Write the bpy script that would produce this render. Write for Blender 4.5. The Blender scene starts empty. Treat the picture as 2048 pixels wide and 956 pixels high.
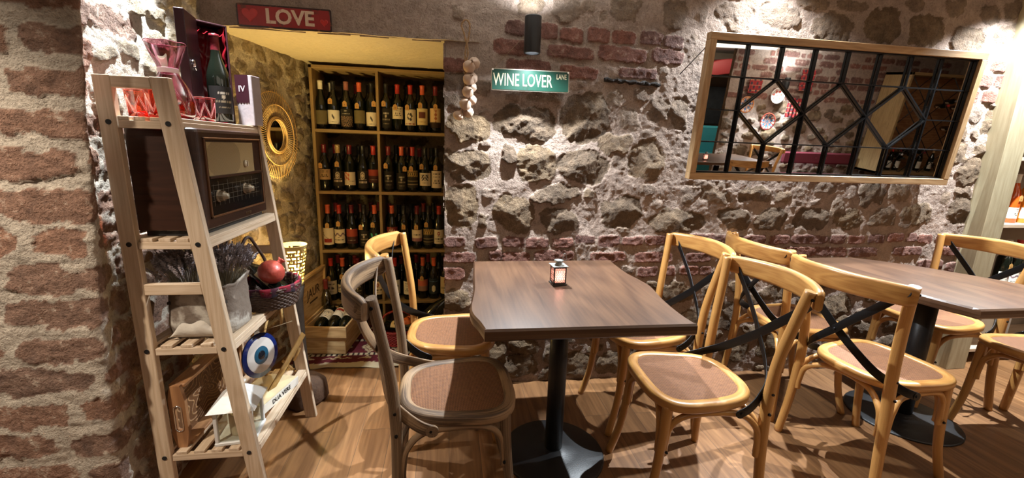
import bpy, math, random
import numpy as np
from mathutils import Vector, Matrix
R = math.radians
random.seed(7)
scene = bpy.context.scene
COL = scene.collection

# ------------------------------------------------------------------ camera
yaw, pitch, roll = R(8.57), R(11.95), R(1.86)
fwd = Vector((math.sin(yaw)*math.cos(pitch), math.cos(yaw)*math.cos(pitch), -math.sin(pitch)))
rt = Vector((math.cos(yaw), -math.sin(yaw), 0)); up = rt.cross(fwd)
rt2 = rt*math.cos(roll) + up*math.sin(roll)
up2 = up*math.cos(roll) - rt*math.sin(roll)
cam_data = bpy.data.cameras.new('camera'); cam = bpy.data.objects.new('camera', cam_data)
COL.objects.link(cam)
M = Matrix((rt2, up2, -fwd)).transposed().to_4x4(); M.translation = Vector((0, 0, 1.31))
cam.matrix_world = M
cam_data.sensor_width = 36.0; cam_data.lens = 36.0*850/2048
cam_data.clip_start = 0.02; cam_data.clip_end = 60
scene.camera = cam

# ------------------------------------------------------------------ exposure, world, lights
scene.view_settings.view_transform = 'Standard'
scene.view_settings.look = 'None'
scene.view_settings.gamma = 1
scene.view_settings.use_curve_mapping = False
scene.view_settings.exposure = 0.08
w = bpy.data.worlds.new('world'); scene.world = w; w.use_nodes = True
w.node_tree.nodes['Background'].inputs[0].default_value = (0.9, 0.8, 0.7, 1)
w.node_tree.nodes['Background'].inputs[1].default_value = 0.05

COOL = (0.86, 0.94, 1.0); WARM = (1.0, 0.86, 0.70); AMBER = (1.0, 0.70, 0.24)
def aim(o, to):
    o.rotation_euler = (Vector(to) - o.location).to_track_quat('-Z', 'Y').to_euler()
def area(name, loc, to, size, energy, col, sy=None):
    l = bpy.data.lights.new(name, 'AREA'); l.energy = energy; l.color = col; l.size = size
    if sy: l.shape = 'RECTANGLE'; l.size_y = sy
    o = bpy.data.objects.new(name, l); COL.objects.link(o); o.location = loc; aim(o, to); return o
def spot(name, loc, to, angle, energy, col, blend=0.5, rad=0.02, smooth=0.0):
    l = bpy.data.lights.new(name, 'SPOT'); l.energy = energy; l.color = col; l.spot_size = R(angle)
    l.spot_blend = blend; l.shadow_soft_size = rad
    if smooth:   # smoothed falloff, added to tame the hot spot right in front of the lamp
        l.use_nodes = True; nt = l.node_tree; e = nt.nodes['Emission']; f = nt.nodes.new('ShaderNodeLightFalloff')
        f.inputs['Strength'].default_value = 1.0; f.inputs['Smooth'].default_value = smooth; nt.links.new(f.outputs['Quadratic'], e.inputs['Strength'])
    o = bpy.data.objects.new(name, l); COL.objects.link(o); o.location = loc; aim(o, to); return o
def point(name, loc, energy, col, rad=0.03):
    l = bpy.data.lights.new(name, 'POINT'); l.energy = energy; l.color = col; l.shadow_soft_size = rad
    o = bpy.data.objects.new(name, l); COL.objects.link(o); o.location = loc; return o

# added fill areas behind and above the viewer, for the room's soft light
area('room_fill', (0.6, -0.3, 2.3), (0.8, 1.2, 0.6), 2.2, 10, WARM, 1.2)
area('room_fill_right', (2.4, 0.2, 2.3), (2.2, 1.2, 0.5), 1.6, 8, WARM, 1.0)
area('room_fill_far', (5.0, -0.6, 2.3), (5.5, -0.8, 0.0), 2.5, 40, WARM, 1.2)
# wall light above the wine lover sign: up and down beams
spot('wall_light_down', (0.38, 2.072, 1.735), (0.38, 2.07, 0.0), 150, 255, COOL, 1.0, 0.010, 0.30)
spot('wall_light_up', (0.38, 2.10, 1.915), (0.38, 2.14, 3.0), 150, 80, COOL, 0.8, 0.012, 0.15)
# wall light above the panelled mirror (just out of frame) and one past its right end
spot('wall_light_mirror', (1.62, 2.085, 2.24), (1.62, 2.0, 0.0), 134, 420, COOL, 1.0, 0.010, 0.35)
spot('wall_light_right', (3.12, 1.93, 2.28), (3.00, 1.90, 0.0), 116, 620, COOL, 0.6, 0.015, 0.35)
# downlight over the ladder shelf
spot('shelf_light', (-0.90, 1.74, 2.20), (-0.99, 1.72, 0.9), 66, 270, COOL, 0.7, 0.012, 0.2)
# downlight over the brick pier
spot('pier_light', (-1.55, 0.35, 2.25), (-1.35, 1.33, 0.45), 70, 170, WARM, 0.9, 0.05)
# wall light on the opposite wall, seen in the mirror
spot('opposite_light_down', (4.96, -1.87, 1.70), (4.96, -1.87, 0.0), 140, 380, COOL, 0.85, 0.02, 0.3)
spot('opposite_light_up', (4.96, -1.87, 1.90), (4.96, -1.9, 3.0), 150, 110, COOL, 0.8, 0.02, 0.2)
area('alcove_fill', (4.7, -2.9, 2.3), (4.8, -3.6, 0.5), 0.8, 16, WARM, 0.5)  # added fill to brighten the alcove, no lamp known there
# warm lamp in the wine niche
point('basket_lamp_bulb', (-0.825, 2.385, 0.655), 11.0, AMBER, 0.03)
spot('basket_lamp_up', (-0.80, 2.40, 0.74), (-0.62, 2.50, 1.8), 120, 40, AMBER, 0.9, 0.04)

# ------------------------------------------------------------------ helpers
def tag(o, label=None, cat=None, group=None, kind=None):
    if label: o['label'] = label
    if cat: o['category'] = cat
    if group: o['group'] = group
    if kind: o['kind'] = kind
    return o
def empty(name, loc=(0, 0, 0), rz=0.0, label=None, cat=None, group=None):
    o = bpy.data.objects.new(name, None); COL.objects.link(o); o.location = loc
    o.rotation_euler = (0, 0, rz); o.empty_display_size = 0.05
    return tag(o, label, cat, group)
def copy_tree(o, parent=None):
    c = o.copy(); COL.objects.link(c); c.parent = parent
    for ch in list(o.children): copy_tree(ch, c)
    return c

class MB:
    """collects geometry for one mesh object"""
    def __init__(s): s.v = []; s.f = []; s.uv = []; s.m = []; s.sm = []
    def add(s, verts, faces, uvs=None, mi=0, smooth=False, T=None):
        b = len(s.v)
        for p in verts:
            p = Vector(p)
            if T is not None: p = T @ p
            s.v.append(p[:])
        for i, f in enumerate(faces):
            s.f.append([b+k for k in f]); s.m.append(mi); s.sm.append(smooth)
            s.uv.append(uvs[i] if uvs else [(verts[k][0]+verts[k][2]*.37, verts[k][1]+verts[k][2]) for k in f])
        return s
    def box(s, a, b, mi=0, T=None, bev=0.0):
        (x0, y0, z0), (x1, y1, z1) = a, b
        if bev > 0:
            return s._bbox(a, b, bev, mi, T)
        V = [(x0,y0,z0),(x1,y0,z0),(x1,y1,z0),(x0,y1,z0),(x0,y0,z1),(x1,y0,z1),(x1,y1,z1),(x0,y1,z1)]
        F = [(0,3,2,1),(4,5,6,7),(0,1,5,4),(1,2,6,5),(2,3,7,6),(3,0,4,7)]
        return s.add(V, F, s._buv(V, F, (x1-x0, y1-y0, z1-z0)), mi, False, T)
    def _buv(s, V, F, d):
        L = max(range(3), key=lambda k: d[k]); o = random.random()*5
        uvs = []
        for f in F:
            P = [V[k] for k in f]
            sp = [max(p[k] for p in P)-min(p[k] for p in P) for k in range(3)]
            ax = [k for k in range(3) if sp[k] > 1e-9]
            if len(ax) < 2: ax = [0, 1]
            if L in ax:
                o2 = [k for k in ax if k != L][0]; uvs.append([(p[o2]+o, p[L]+o) for p in P])
            else: uvs.append([(p[ax[0]]+o, p[ax[1]]*.2+o) for p in P])
        return uvs
    def _bbox(s, a, b, r, mi, T):
        # box with chamfered edges
        (x0,y0,z0),(x1,y1,z1) = a, b
        r = min(r, (x1-x0)*.45, (y1-y0)*.45, (z1-z0)*.45)
        V = []; idx = {}
        for i, x in enumerate((x0, x1)):
            for j, y in enumerate((y0, y1)):
                for k, z in enumerate((z0, z1)):
                    sx = r if i == 0 else -r; sy = r if j == 0 else -r; sz = r if k == 0 else -r
                    for c, p in (('x', (x, y+sy, z+sz)), ('y', (x+sx, y, z+sz)), ('z', (x+sx, y+sy, z))):
                        idx[i, j, k, c] = len(V); V.append(p)
        F = []
        g = lambda i, j, k, c: idx[i, j, k, c]
        F += [[g(0,0,0,'x'),g(0,0,1,'x'),g(0,1,1,'x'),g(0,1,0,'x')], [g(1,0,0,'x'),g(1,1,0,'x'),g(1,1,1,'x'),g(1,0,1,'x')]]
        F += [[g(0,0,0,'y'),g(1,0,0,'y'),g(1,0,1,'y'),g(0,0,1,'y')], [g(0,1,0,'y'),g(0,1,1,'y'),g(1,1,1,'y'),g(1,1,0,'y')]]
        F += [[g(0,0,0,'z'),g(0,1,0,'z'),g(1,1,0,'z'),g(1,0,0,'z')], [g(0,0,1,'z'),g(1,0,1,'z'),g(1,1,1,'z'),g(0,1,1,'z')]]
        for j in (0, 1):
            for k in (0, 1): F.append([g(0,j,k,'y'),g(1,j,k,'y'),g(1,j,k,'z'),g(0,j,k,'z')])
        for i in (0, 1):
            for k in (0, 1): F.append([g(i,0,k,'x'),g(i,1,k,'x'),g(i,1,k,'z'),g(i,0,k,'z')])
            for j in (0, 1): F.append([g(i,j,0,'x'),g(i,j,1,'x'),g(i,j,1,'y'),g(i,j,0,'y')])
        for i in (0, 1):
            for j in (0, 1):
                for k in (0, 1): F.append([g(i,j,k,'x'),g(i,j,k,'y'),g(i,j,k,'z')])
        c = Vector(((x0+x1)/2, (y0+y1)/2, (z0+z1)/2)); FF = []
        for f in F:
            P = [Vector(V[q]) for q in f]; n = (P[1]-P[0]).cross(P[2]-P[1]); m = sum(P, Vector())/len(P)
            FF.append(f if n.dot(m-c) > 0 else f[::-1])
        return s.add(V, FF, s._buv(V, FF, (x1-x0, y1-y0, z1-z0)), mi, False, T)
    def sweep(s, path, sec, up=(0, 0, 1), closed=False, caps=True, mi=0, T=None, smooth=True, normals=None, scale=None, voff=None):
        """sec: list of (a,b); a along side, b along 'normal'. scale: per-point (sa,sb) or float"""
        P = [Vector(p) for p in path]; n = len(P); m = len(sec)
        tans = []
        for i in range(n):
            a = P[(i-1) % n] if (closed or i > 0) else P[i]; b = P[(i+1) % n] if (closed or i < n-1) else P[i]
            t = (b-a); tans.append(t.normalized() if t.length > 1e-9 else Vector((0, 0, 1)))
        V = []; N = Vector(up)
        for i in range(n):
            t = tans[i]
            if normals: N = Vector(normals[i])
            N = (N - t*N.dot(t))
            if N.length < 1e-6: N = t.orthogonal()
            N.normalize(); B = t.cross(N)
            sc = scale[i] if scale else 1.0
            sa, sb = (sc if isinstance(sc, tuple) else (sc, sc))
            for (a, b) in sec: V.append(P[i] + B*(a*sa) + N*(b*sb))
        cum = [0.0]
        for i in range(1, n+1): cum.append(cum[-1]+(P[i % n]-P[i-1]).length)
        per = [0.0]
        for j in range(1, m+1):
            a, b = sec[j % m], sec[j-1]; per.append(per[-1]+math.hypot(a[0]-b[0], a[1]-b[1])*(1 if not scale else 1))
        o = random.random()*7 if voff is None else voff
        F = []; U = []
        for i in range(n if closed else n-1):
            for j in range(m):
                i2 = (i+1) % n; j2 = (j+1) % m
                F.append([i*m+j, i*m+j2, i2*m+j2, i2*m+j])
                U.append([(per[j]+o, cum[i]+o), (per[j+1]+o, cum[i]+o), (per[j+1]+o, cum[i+1]+o), (per[j]+o, cum[i+1]+o)])
        if caps and not closed:
            F.append(list(range(m))[::-1]); U.append([(sec[k][0]+o, sec[k][1]+o) for k in range(m)][::-1])
            F.append([(n-1)*m+k for k in range(m)]); U.append([(sec[k][0]+o, sec[k][1]+o) for k in range(m)])
        s.add(V, F, U, mi, smooth, T)
        if caps and not closed: s.sm[-1] = False; s.sm[-2] = False
        return s
    def tube(s, path, r, seg=10, **k):
        if isinstance(r, (list, tuple)): k['scale'] = list(r); r = 1.0
        return s.sweep(path, [(math.cos(2*math.pi*i/seg)*r, math.sin(2*math.pi*i/seg)*r) for i in range(seg)], **k)
    def lathe(s, prof, seg=24, mi=0, T=None, smooth=True, caps=False):
        V = []; F = []; U = []; n = len(prof)
        for (r, z) in prof:
            for j in range(seg):
                a = 2*math.pi*j/seg; V.append((r*math.cos(a), r*math.sin(a), z))
        for i in range(n-1):
            for j in range(seg):
                j2 = (j+1) % seg
                F.append([i*seg+j, i*seg+j2, (i+1)*seg+j2, (i+1)*seg+j])
                U.append([(j/seg, prof[i][1]), ((j+1)/seg, prof[i][1]), ((j+1)/seg, prof[i+1][1]), (j/seg, prof[i+1][1])])
        if caps:
            F.append([j for j in range(seg)][::-1]); U.append([(0, 0)]*seg)
            F.append([(n-1)*seg+j for j in range(seg)]); U.append([(0, 0)]*seg)
        return s.add(V, F, U, mi, smooth, T)
    def cyl(s, a, b, r, seg=16, mi=0, smooth=True, r2=None):
        return s.tube([a, b], [r, r if r2 is None else r2], seg, mi=mi, smooth=smooth, up=(0.3, 0.9, 0.1))
    def ball(s, c, r, seg=16, rings=10, mi=0, T=None):
        rx, ry, rz = r if isinstance(r, tuple) else (r, r, r)
        V = [(c[0], c[1], c[2]-rz)]; F = []
        for i in range(1, rings):
            t = math.pi*i/rings
            for j in range(seg):
                a = 2*math.pi*j/seg
                V.append((c[0]+rx*math.sin(t)*math.cos(a), c[1]+ry*math.sin(t)*math.sin(a), c[2]-rz*math.cos(t)))
        V.append((c[0], c[1], c[2]+rz)); L = len(V)-1
        for j in range(seg):
            j2 = (j+1) % seg
            F.append([0, 1+j2, 1+j]); F.append([L, L-seg+j, L-seg+j2])
            for i in range(rings-2):
                F.append([1+i*seg+j, 1+i*seg+j2, 1+(i+1)*seg+j2, 1+(i+1)*seg+j])
        return s.add(V, F, None, mi, True, T)
    def quad(s, a, b, c, d, mi=0, T=None):
        A, B, D = Vector(a), Vector(b), Vector(d)
        w, h = (B-A).length, (D-A).length
        return s.add([a, b, c, d], [(0, 1, 2, 3)], [[(0, 0), (w, 0), (w, h), (0, h)]], mi, False, T)
    def build(s, name, mats, parent=None, loc=None, rot=None):
        me = bpy.data.meshes.new(name); me.from_pydata(s.v, [], s.f); me.update()
        if not isinstance(mats, (list, tuple)): mats = [mats]
        for m in mats: me.materials.append(m)
        me.polygons.foreach_set('material_index', s.m)
        me.polygons.foreach_set('use_smooth', s.sm)
        uvl = me.uv_layers.new(name='UVMap')
        flat = [c for f in s.uv for p in f for c in p]
        uvl.data.foreach_set('uv', flat); me.update()
        o = bpy.data.objects.new(name, me); COL.objects.link(o)
        if parent is not None: o.parent = parent
        if loc is not None: o.location = loc
        if rot is not None: o.rotation_euler = rot
        return o
def paint(o, fn):
    """per-vertex own colour of a patterned surface (print, weave); fn(co)->(r,g,b)"""
    me = o.data; at = me.color_attributes.new('Col', 'FLOAT_COLOR', 'POINT')
    buf = []
    for v in me.vertices:
        c = fn(v.co); buf += [c[0], c[1], c[2], 1.0]
    at.data.foreach_set('color', buf)
def arc(pts, n=8):
    """Catmull-Rom through points"""
    P = [Vector(p) for p in pts]; out = []
    for i in range(len(P)-1):
        p0 = P[max(i-1, 0)]; p1 = P[i]; p2 = P[i+1]; p3 = P[min(i+2, len(P)-1)]
        for k in range(n):
            t = k/n
            out.append(0.5*((2*p1)+(p2-p0)*t+(2*p0-5*p1+4*p2-p3)*t*t+(3*p1-p0-3*p2+p3)*t**3))
    out.append(P[-1]); return out
def interp(vals, n):
    """resample list like arc()"""
    out = []
    for i in range(len(vals)-1):
        for k in range(n):
            t = k/n; out.append(vals[i]*(1-t)+vals[i+1]*t)
    out.append(vals[-1]); return out
def rrect(a, b, r, n=3):
    """rounded rectangle section half sizes a,b"""
    out = []
    for (cx, cy, s0) in ((a-r, b-r, 0), (-a+r, b-r, 90), (-a+r, -b+r, 180), (a-r, -b+r, 270)):
        for k in range(n+1):
            t = R(s0+90*k/n); out.append((cx+r*math.cos(t), cy+r*math.sin(t)))
    return out

# text as real mesh
def text(s, size, m, parent, loc, rot, name='lettering', ext=0.0006, sx=1.0, align='CENTER', bold=0.0):
    cu = bpy.data.curves.new('t', 'FONT'); cu.body = s; cu.size = size; cu.extrude = ext; cu.offset = bold
    cu.align_x = align; cu.align_y = 'CENTER'; cu.resolution_u = 3
    to = bpy.data.objects.new('t', cu); COL.objects.link(to)
    dg = bpy.context.evaluated_depsgraph_get(); dg.update()
    me = bpy.data.meshes.new_from_object(to.evaluated_get(dg)); me.name = name
    bpy.data.objects.remove(to)
    me.materials.clear(); me.materials.append(m)
    o = bpy.data.objects.new(name, me); COL.objects.link(o); o.parent = parent
    o.location = loc; o.rotation_euler = rot; o.scale = (sx, 1, 1)
    return o

# ------------------------------------------------------------------ materials
def newmat(name):
    m = bpy.data.materials.new(name); m.use_nodes = True; nt = m.node_tree
    return m, nt, nt.nodes['Principled BSDF']
def N(nt, t, **k):
    n = nt.nodes.new(t)
    for a, b in k.items(): setattr(n, a, b)
    return n
def L(nt, a, b): nt.links.new(a, b)
def plain(name, col, rough=0.5, metal=0.0, bump=0.0, bscale=80, var=0.0, spec=0.5, coat=0.0):
    m, nt, b = newmat(name)
    b.inputs['Base Color'].default_value = (*col, 1); b.inputs['Roughness'].default_value = rough
    b.inputs['Metallic'].default_value = metal; b.inputs['Specular IOR Level'].default_value = spec
    b.inputs['Coat Weight'].default_value = coat
    if bump or var:
        tc = N(nt, 'ShaderNodeTexCoord'); no = N(nt, 'ShaderNodeTexNoise'); no.inputs['Scale'].default_value = bscale
        no.inputs['Detail'].default_value = 6; L(nt, tc.outputs['Object'], no.inputs['Vector'])
        if bump:
            bp = N(nt, 'ShaderNodeBump'); bp.inputs['Strength'].default_value = bump; bp.inputs['Distance'].default_value = 0.01
            L(nt, no.outputs['Fac'], bp.inputs['Height']); L(nt, bp.outputs[0], b.inputs['Normal'])
        if var:
            mx = N(nt, 'ShaderNodeMixRGB'); mx.inputs[1].default_value = (*[c*(1-var) for c in col], 1)
            mx.inputs[2].default_value = (*[min(1, c*(1+var)) for c in col], 1)
            L(nt, no.outputs['Fac'], mx.inputs[0]); L(nt, mx.outputs[0], b.inputs['Base Color'])
    return m
def wood(name, c1, c2, gu=70, gv=3.5, rough=0.5, bump=0.25, rings=0.0, contrast=(0.35, 0.65), coat=0.0, big=1.0):
    """UV: u across the grain, v along it (metres)"""
    m, nt, b = newmat(name)
    uv = N(nt, 'ShaderNodeUVMap'); mp = N(nt, 'ShaderNodeMapping'); mp.inputs['Scale'].default_value = (gu, gv, 1)
    L(nt, uv.outputs[0], mp.inputs['Vector'])
    no = N(nt, 'ShaderNodeTexNoise'); no.inputs['Scale'].default_value = 1.0; no.inputs['Detail'].default_value = 8
    no.inputs['Roughness'].default_value = 0.65; no.inputs['Distortion'].default_value = 0.4
    L(nt, mp.outputs[0], no.inputs['Vector'])
    mp2 = N(nt, 'ShaderNodeMapping'); mp2.inputs['Scale'].default_value = (gu*.12*big, gv*.5*big, 1); L(nt, uv.outputs[0], mp2.inputs['Vector'])
    n2 = N(nt, 'ShaderNodeTexNoise'); n2.inputs['Scale'].default_value = 1.0; n2.inputs['Detail'].default_value = 2
    L(nt, mp2.outputs[0], n2.inputs['Vector'])
    # contour rings from the low noise
    mul = N(nt, 'ShaderNodeMath', operation='MULTIPLY'); mul.inputs[1].default_value = 60.0; L(nt, n2.outputs['Fac'], mul.inputs[0])
    sn = N(nt, 'ShaderNodeMath', operation='SINE'); L(nt, mul.outputs[0], sn.inputs[0])
    ml = N(nt, 'ShaderNodeMath', operation='MULTIPLY_ADD'); ml.inputs[1].default_value = rings*0.5; L(nt, sn.outputs[0], ml.inputs[0])
    L(nt, no.outputs['Fac'], ml.inputs[2])
    ad = N(nt, 'ShaderNodeMath', operation='MULTIPLY_ADD'); ad.inputs[1].default_value = 0.35
    sb = N(nt, 'ShaderNodeMath', operation='SUBTRACT'); sb.inputs[1].default_value = 0.5; L(nt, n2.outputs['Fac'], sb.inputs[0])
    L(nt, sb.outputs[0], ad.inputs[0]); L(nt, ml.outputs[0], ad.inputs[2])
    cr = N(nt, 'ShaderNodeValToRGB'); cr.color_ramp.elements[0].position = contrast[0]; cr.color_ramp.elements[1].position = contrast[1]
    cr.color_ramp.elements[0].color = (*c2, 1); cr.color_ramp.elements[1].color = (*c1, 1)
    L(nt, ad.outputs[0], cr.inputs[0]); L(nt, cr.outputs[0], b.inputs['Base Color'])
    bp = N(nt, 'ShaderNodeBump'); bp.inputs['Strength'].default_value = bump; bp.inputs['Distance'].default_value = 0.002
    L(nt, no.outputs['Fac'], bp.inputs['Height']); L(nt, bp.outputs[0], b.inputs['Normal'])
    b.inputs['Roughness'].default_value = rough; b.inputs['Coat Weight'].default_value = coat
    b.inputs['Coat Roughness'].default_value = 0.25
    return m
def vcol(name, rough=0.7, bump=0.0, bscale=200, spec=0.3):
    m, nt, b = newmat(name)
    a = N(nt, 'ShaderNodeVertexColor', layer_name='Col'); L(nt, a.outputs[0], b.inputs['Base Color'])
    b.inputs['Roughness'].default_value = rough; b.inputs['Specular IOR Level'].default_value = spec
    if bump:
        tc = N(nt, 'ShaderNodeTexCoord'); no = N(nt, 'ShaderNodeTexNoise'); no.inputs['Scale'].default_value = bscale
        L(nt, tc.outputs['Object'], no.inputs['Vector']); bp = N(nt, 'ShaderNodeBump'); bp.inputs['Strength'].default_value = bump
        bp.inputs['Distance'].default_value = 0.004; L(nt, no.outputs['Fac'], bp.inputs['Height']); L(nt, bp.outputs[0], b.inputs['Normal'])
    return m
def pane(name, tint, gloss=0.12, rough=0.03):
    """thin glass: tinted see-through with a fresnel reflection"""
    m = bpy.data.materials.new(name); m.use_nodes = True; nt = m.node_tree; nt.nodes.clear()
    out = N(nt, 'ShaderNodeOutputMaterial'); tr = N(nt, 'ShaderNodeBsdfTransparent'); tr.inputs[0].default_value = (*tint, 1)
    gl = N(nt, 'ShaderNodeBsdfGlossy'); gl.inputs['Roughness'].default_value = rough; gl.inputs[0].default_value = (1, 1, 1, 1)
    lw = N(nt, 'ShaderNodeLayerWeight'); lw.inputs[0].default_value = 0.35
    mm = N(nt, 'ShaderNodeMath', operation='MULTIPLY_ADD'); mm.inputs[1].default_value = 0.5; mm.inputs[2].default_value = gloss*.4
    L(nt, lw.outputs['Fresnel'], mm.inputs[0])
    mx = N(nt, 'ShaderNodeMixShader'); L(nt, mm.outputs[0], mx.inputs[0]); L(nt, tr.outputs[0], mx.inputs[1]); L(nt, gl.outputs[0], mx.inputs[2])
    L(nt, mx.outputs[0], out.inputs[0]); return m
def emis(name, col, strength):
    m, nt, b = newmat(name); b.inputs['Base Color'].default_value = (*col, 1)
    b.inputs['Emission Color'].default_value = (*col, 1); b.inputs['Emission Strength'].default_value = strength
    return m

mat = {}
mat['black_metal'] = plain('black_metal', (0.012, 0.012, 0.013), 0.38, 0.6, 0.05, 300)
mat['black_paint'] = plain('black_paint', (0.014, 0.014, 0.015), 0.42, 0.0, 0.08, 250)
mat['mirror'] = plain('mirror', (0.86, 0.88, 0.88), 0.01, 1.0)
mat['chrome'] = plain('chrome', (0.75, 0.76, 0.78), 0.15, 1.0)
mat['light_wood'] = wood('light_wood', (0.58, 0.305, 0.09), (0.38, 0.17, 0.045), 90, 4, 0.36, 0.2, 0.22, (0.3, 0.7), 0.3)
mat['weathered_wood'] = wood('weathered_wood', (0.36, 0.23, 0.125), (0.095, 0.055, 0.03), 230, 6, 0.6, 0.8, 0.30, (0.36, 0.60), 0, 0.22)
mat['pine'] = wood('pine', (0.66, 0.52, 0.38), (0.50, 0.365, 0.24), 110, 3, 0.6, 0.15, 0.1)
mat['crate_wood'] = wood('crate_wood', (0.62, 0.43, 0.21), (0.45, 0.28, 0.12), 80, 3, 0.65, 0.2, 0.25)
mat['rack_wood'] = wood('rack_wood', (0.34, 0.23, 0.10), (0.24, 0.155, 0.065), 70, 3, 0.6, 0.15, 0.1)
mat['frame_wood'] = wood('frame_wood', (0.50, 0.33, 0.17), (0.34, 0.20, 0.09), 80, 3, 0.5, 0.2, 0.15)
mat['post_wood'] = wood('post_wood', (0.42, 0.36, 0.23), (0.33, 0.27, 0.16), 60, 3, 0.65, 0.2, 0.1)
mat['walnut'] = wood('walnut', (0.125, 0.064, 0.034), (0.050, 0.024, 0.014), 70, 3.0, 0.34, 0.12, 0.22, (0.18, 0.80), 0.2, 0.30)
mat['radio_wood'] = wood('radio_wood', (0.045, 0.016, 0.008), (0.022, 0.008, 0.004), 70, 3, 0.42, 0.05, 0.1, (0.3, 0.7), 0.12)
mat['tray_wood'] = wood('tray_wood', (0.40, 0.20, 0.085), (0.26, 0.12, 0.05), 60, 3, 0.55, 0.2, 0.2)

# ------------------------------------------------------------------ masonry
def _hash(ix, iy, seed):
    h = (ix.astype(np.int64)*374761393 + iy.astype(np.int64)*668265263 + seed*1442695041) & 0x7fffffff
    h = ((h ^ (h >> 13))*1274126177) & 0x7fffffff
    return ((h ^ (h >> 16)) & 0xffff)/65535.0
def vnoise(x, y, seed=0):
    ix = np.floor(x); iy = np.floor(y); fx = x-ix; fy = y-iy
    fx = fx*fx*(3-2*fx); fy = fy*fy*(3-2*fy)
    a = _hash(ix, iy, seed); b = _hash(ix+1, iy, seed); c = _hash(ix, iy+1, seed); d = _hash(ix+1, iy+1, seed)
    return (a*(1-fx)+b*fx)*(1-fy)+(c*(1-fx)+d*fx)*fy
def fbm(x, y, seed=0, o=4, g=0.5):
    s = 0; a = 1; t = 0
    for k in range(o):
        s = s+a*vnoise(x, y, seed+k*17); t += a; a *= g; x = x*2.03+5.1; y = y*2.03+1.7
    return s/t
def ridge(x, y, seed=0, o=3):
    s = 0; a = 1; t = 0
    for k in range(o):
        s = s+a*(1-np.abs(2*vnoise(x, y, seed+k*23)-1)); t += a; a *= .5; x = x*2.1+3; y = y*2.1+7
    return s/t

def masonry(U, Z, stones, seed, rough=1.0, plaster=0.010, bamp=(.022, .011)):
    """height field of plaster with protruding stones / bricks. U,Z 2-D arrays in metres"""
    H = plaster*(fbm(U*5, Z*5, seed, 5)-.5)*2.2 + .007*(ridge(U*12, Z*12, seed+3, 4)-.5) + .0030*(fbm(U*70, Z*70, seed+5, 2)-.5)
    K = np.zeros(U.shape+(3,), np.float32); K[..., 2] = fbm(U*2, Z*2, seed+9, 3)
    W1 = (fbm(U*16, Z*16, seed+31, 3)-.5); W2 = (fbm(U*16+40, Z*16, seed+37, 3)-.5)
    W3 = (fbm(U*45, Z*45, seed+41, 2)-.5); W4 = (fbm(U*45+9, Z*45, seed+43, 2)-.5)
    RG = ridge(U*19, Z*23, seed+51, 4); FB = fbm(U*26, Z*26, seed+61, 4); F2 = fbm(U*9, Z*9, seed+71, 3)
    du = U[0, 1]-U[0, 0]; dz = Z[1, 0]-Z[0, 0]; u0 = U[0, 0]; z0 = Z[0, 0]
    for i, (cx, cz, a, b, rot, kind, pr) in enumerate(stones):
        rg = max(a, b)*1.5+.03
        i0 = max(0, int((cx-rg-u0)/du)); i1 = min(U.shape[1], int((cx+rg-u0)/du)+1)
        j0 = max(0, int((cz-rg-z0)/dz)); j1 = min(U.shape[0], int((cz+rg-z0)/dz)+1)
        if i1 <= i0 or j1 <= j0: continue
        sl = (slice(j0, j1), slice(i0, i1))
        amp = (.060 if kind == 0 else bamp[0])*min(1, (min(a, b)/.05)); am2 = (.016 if kind == 0 else bamp[1])
        x = U[sl]-cx+amp*W1[sl]+am2*W3[sl]; z = Z[sl]-cz+amp*W2[sl]+am2*W4[sl]
        c, s = math.cos(R(rot)), math.sin(R(rot)); xr = x*c+z*s; zr = -x*s+z*c
        p = 2.7 if kind == 0 else 5.0
        d = ((np.abs(xr)/a)**p+(np.abs(zr)/b)**p)**(1/p)
        e = .16 if kind == 0 else .12*min(1, .03/b)
        m = np.clip((1.04-d)/e, 0, 1); m = m*m*(3-2*m)
        rn = random.Random(i*7+seed); tx, tz = rn.uniform(-.25, .25), rn.uniform(-.1, .45)
        pr_ = pr*.001*rough
        if kind == 0:
            face = None
            for q in range(8):
                th = rn.uniform(0, 6.283); sl_k = rn.uniform(.04, .30)*min(1, pr/20); c_k = rn.uniform(.75, 1.25)
                if q == 0: th, sl_k, c_k = 1.57+rn.uniform(-.4, .4), .26*min(1, pr/20), rn.uniform(.8, 1.1)
                pl_k = pr_*c_k-sl_k*(xr*math.cos(th)+zr*math.sin(th)); face = pl_k if face is None else np.minimum(face, pl_k)
            face = face+.35*pr_*(F2[sl]-.5)+pr_*.22*(RG[sl]-.55)+.011*(FB[sl]-.5)*rough
            edge = m
        else:
            face = pr_*.6 + .008*(FB[sl]-.5)*rough+.006*(RG[sl]-.5); edge = m
        Hs = H[sl]; new = Hs*(1-edge)+np.maximum(face, Hs*.5-.004)*edge
        H[sl] = new
        Ks = K[sl]; k = kind
        wt = min(1, max(.3, pr/16)) if k == 0 else 0
        Ks[..., 0] = np.where(m > .35, wt, Ks[..., 0]*(m <= .35))
        Ks[..., 1] = np.where(m > .35, (1 if k == 1 else 0), Ks[..., 1]*(m <= .35))
        Ks[..., 2] = np.where(m > .35, rn.random(), Ks[..., 2])
        K[sl] = Ks
    return H, K

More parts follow.
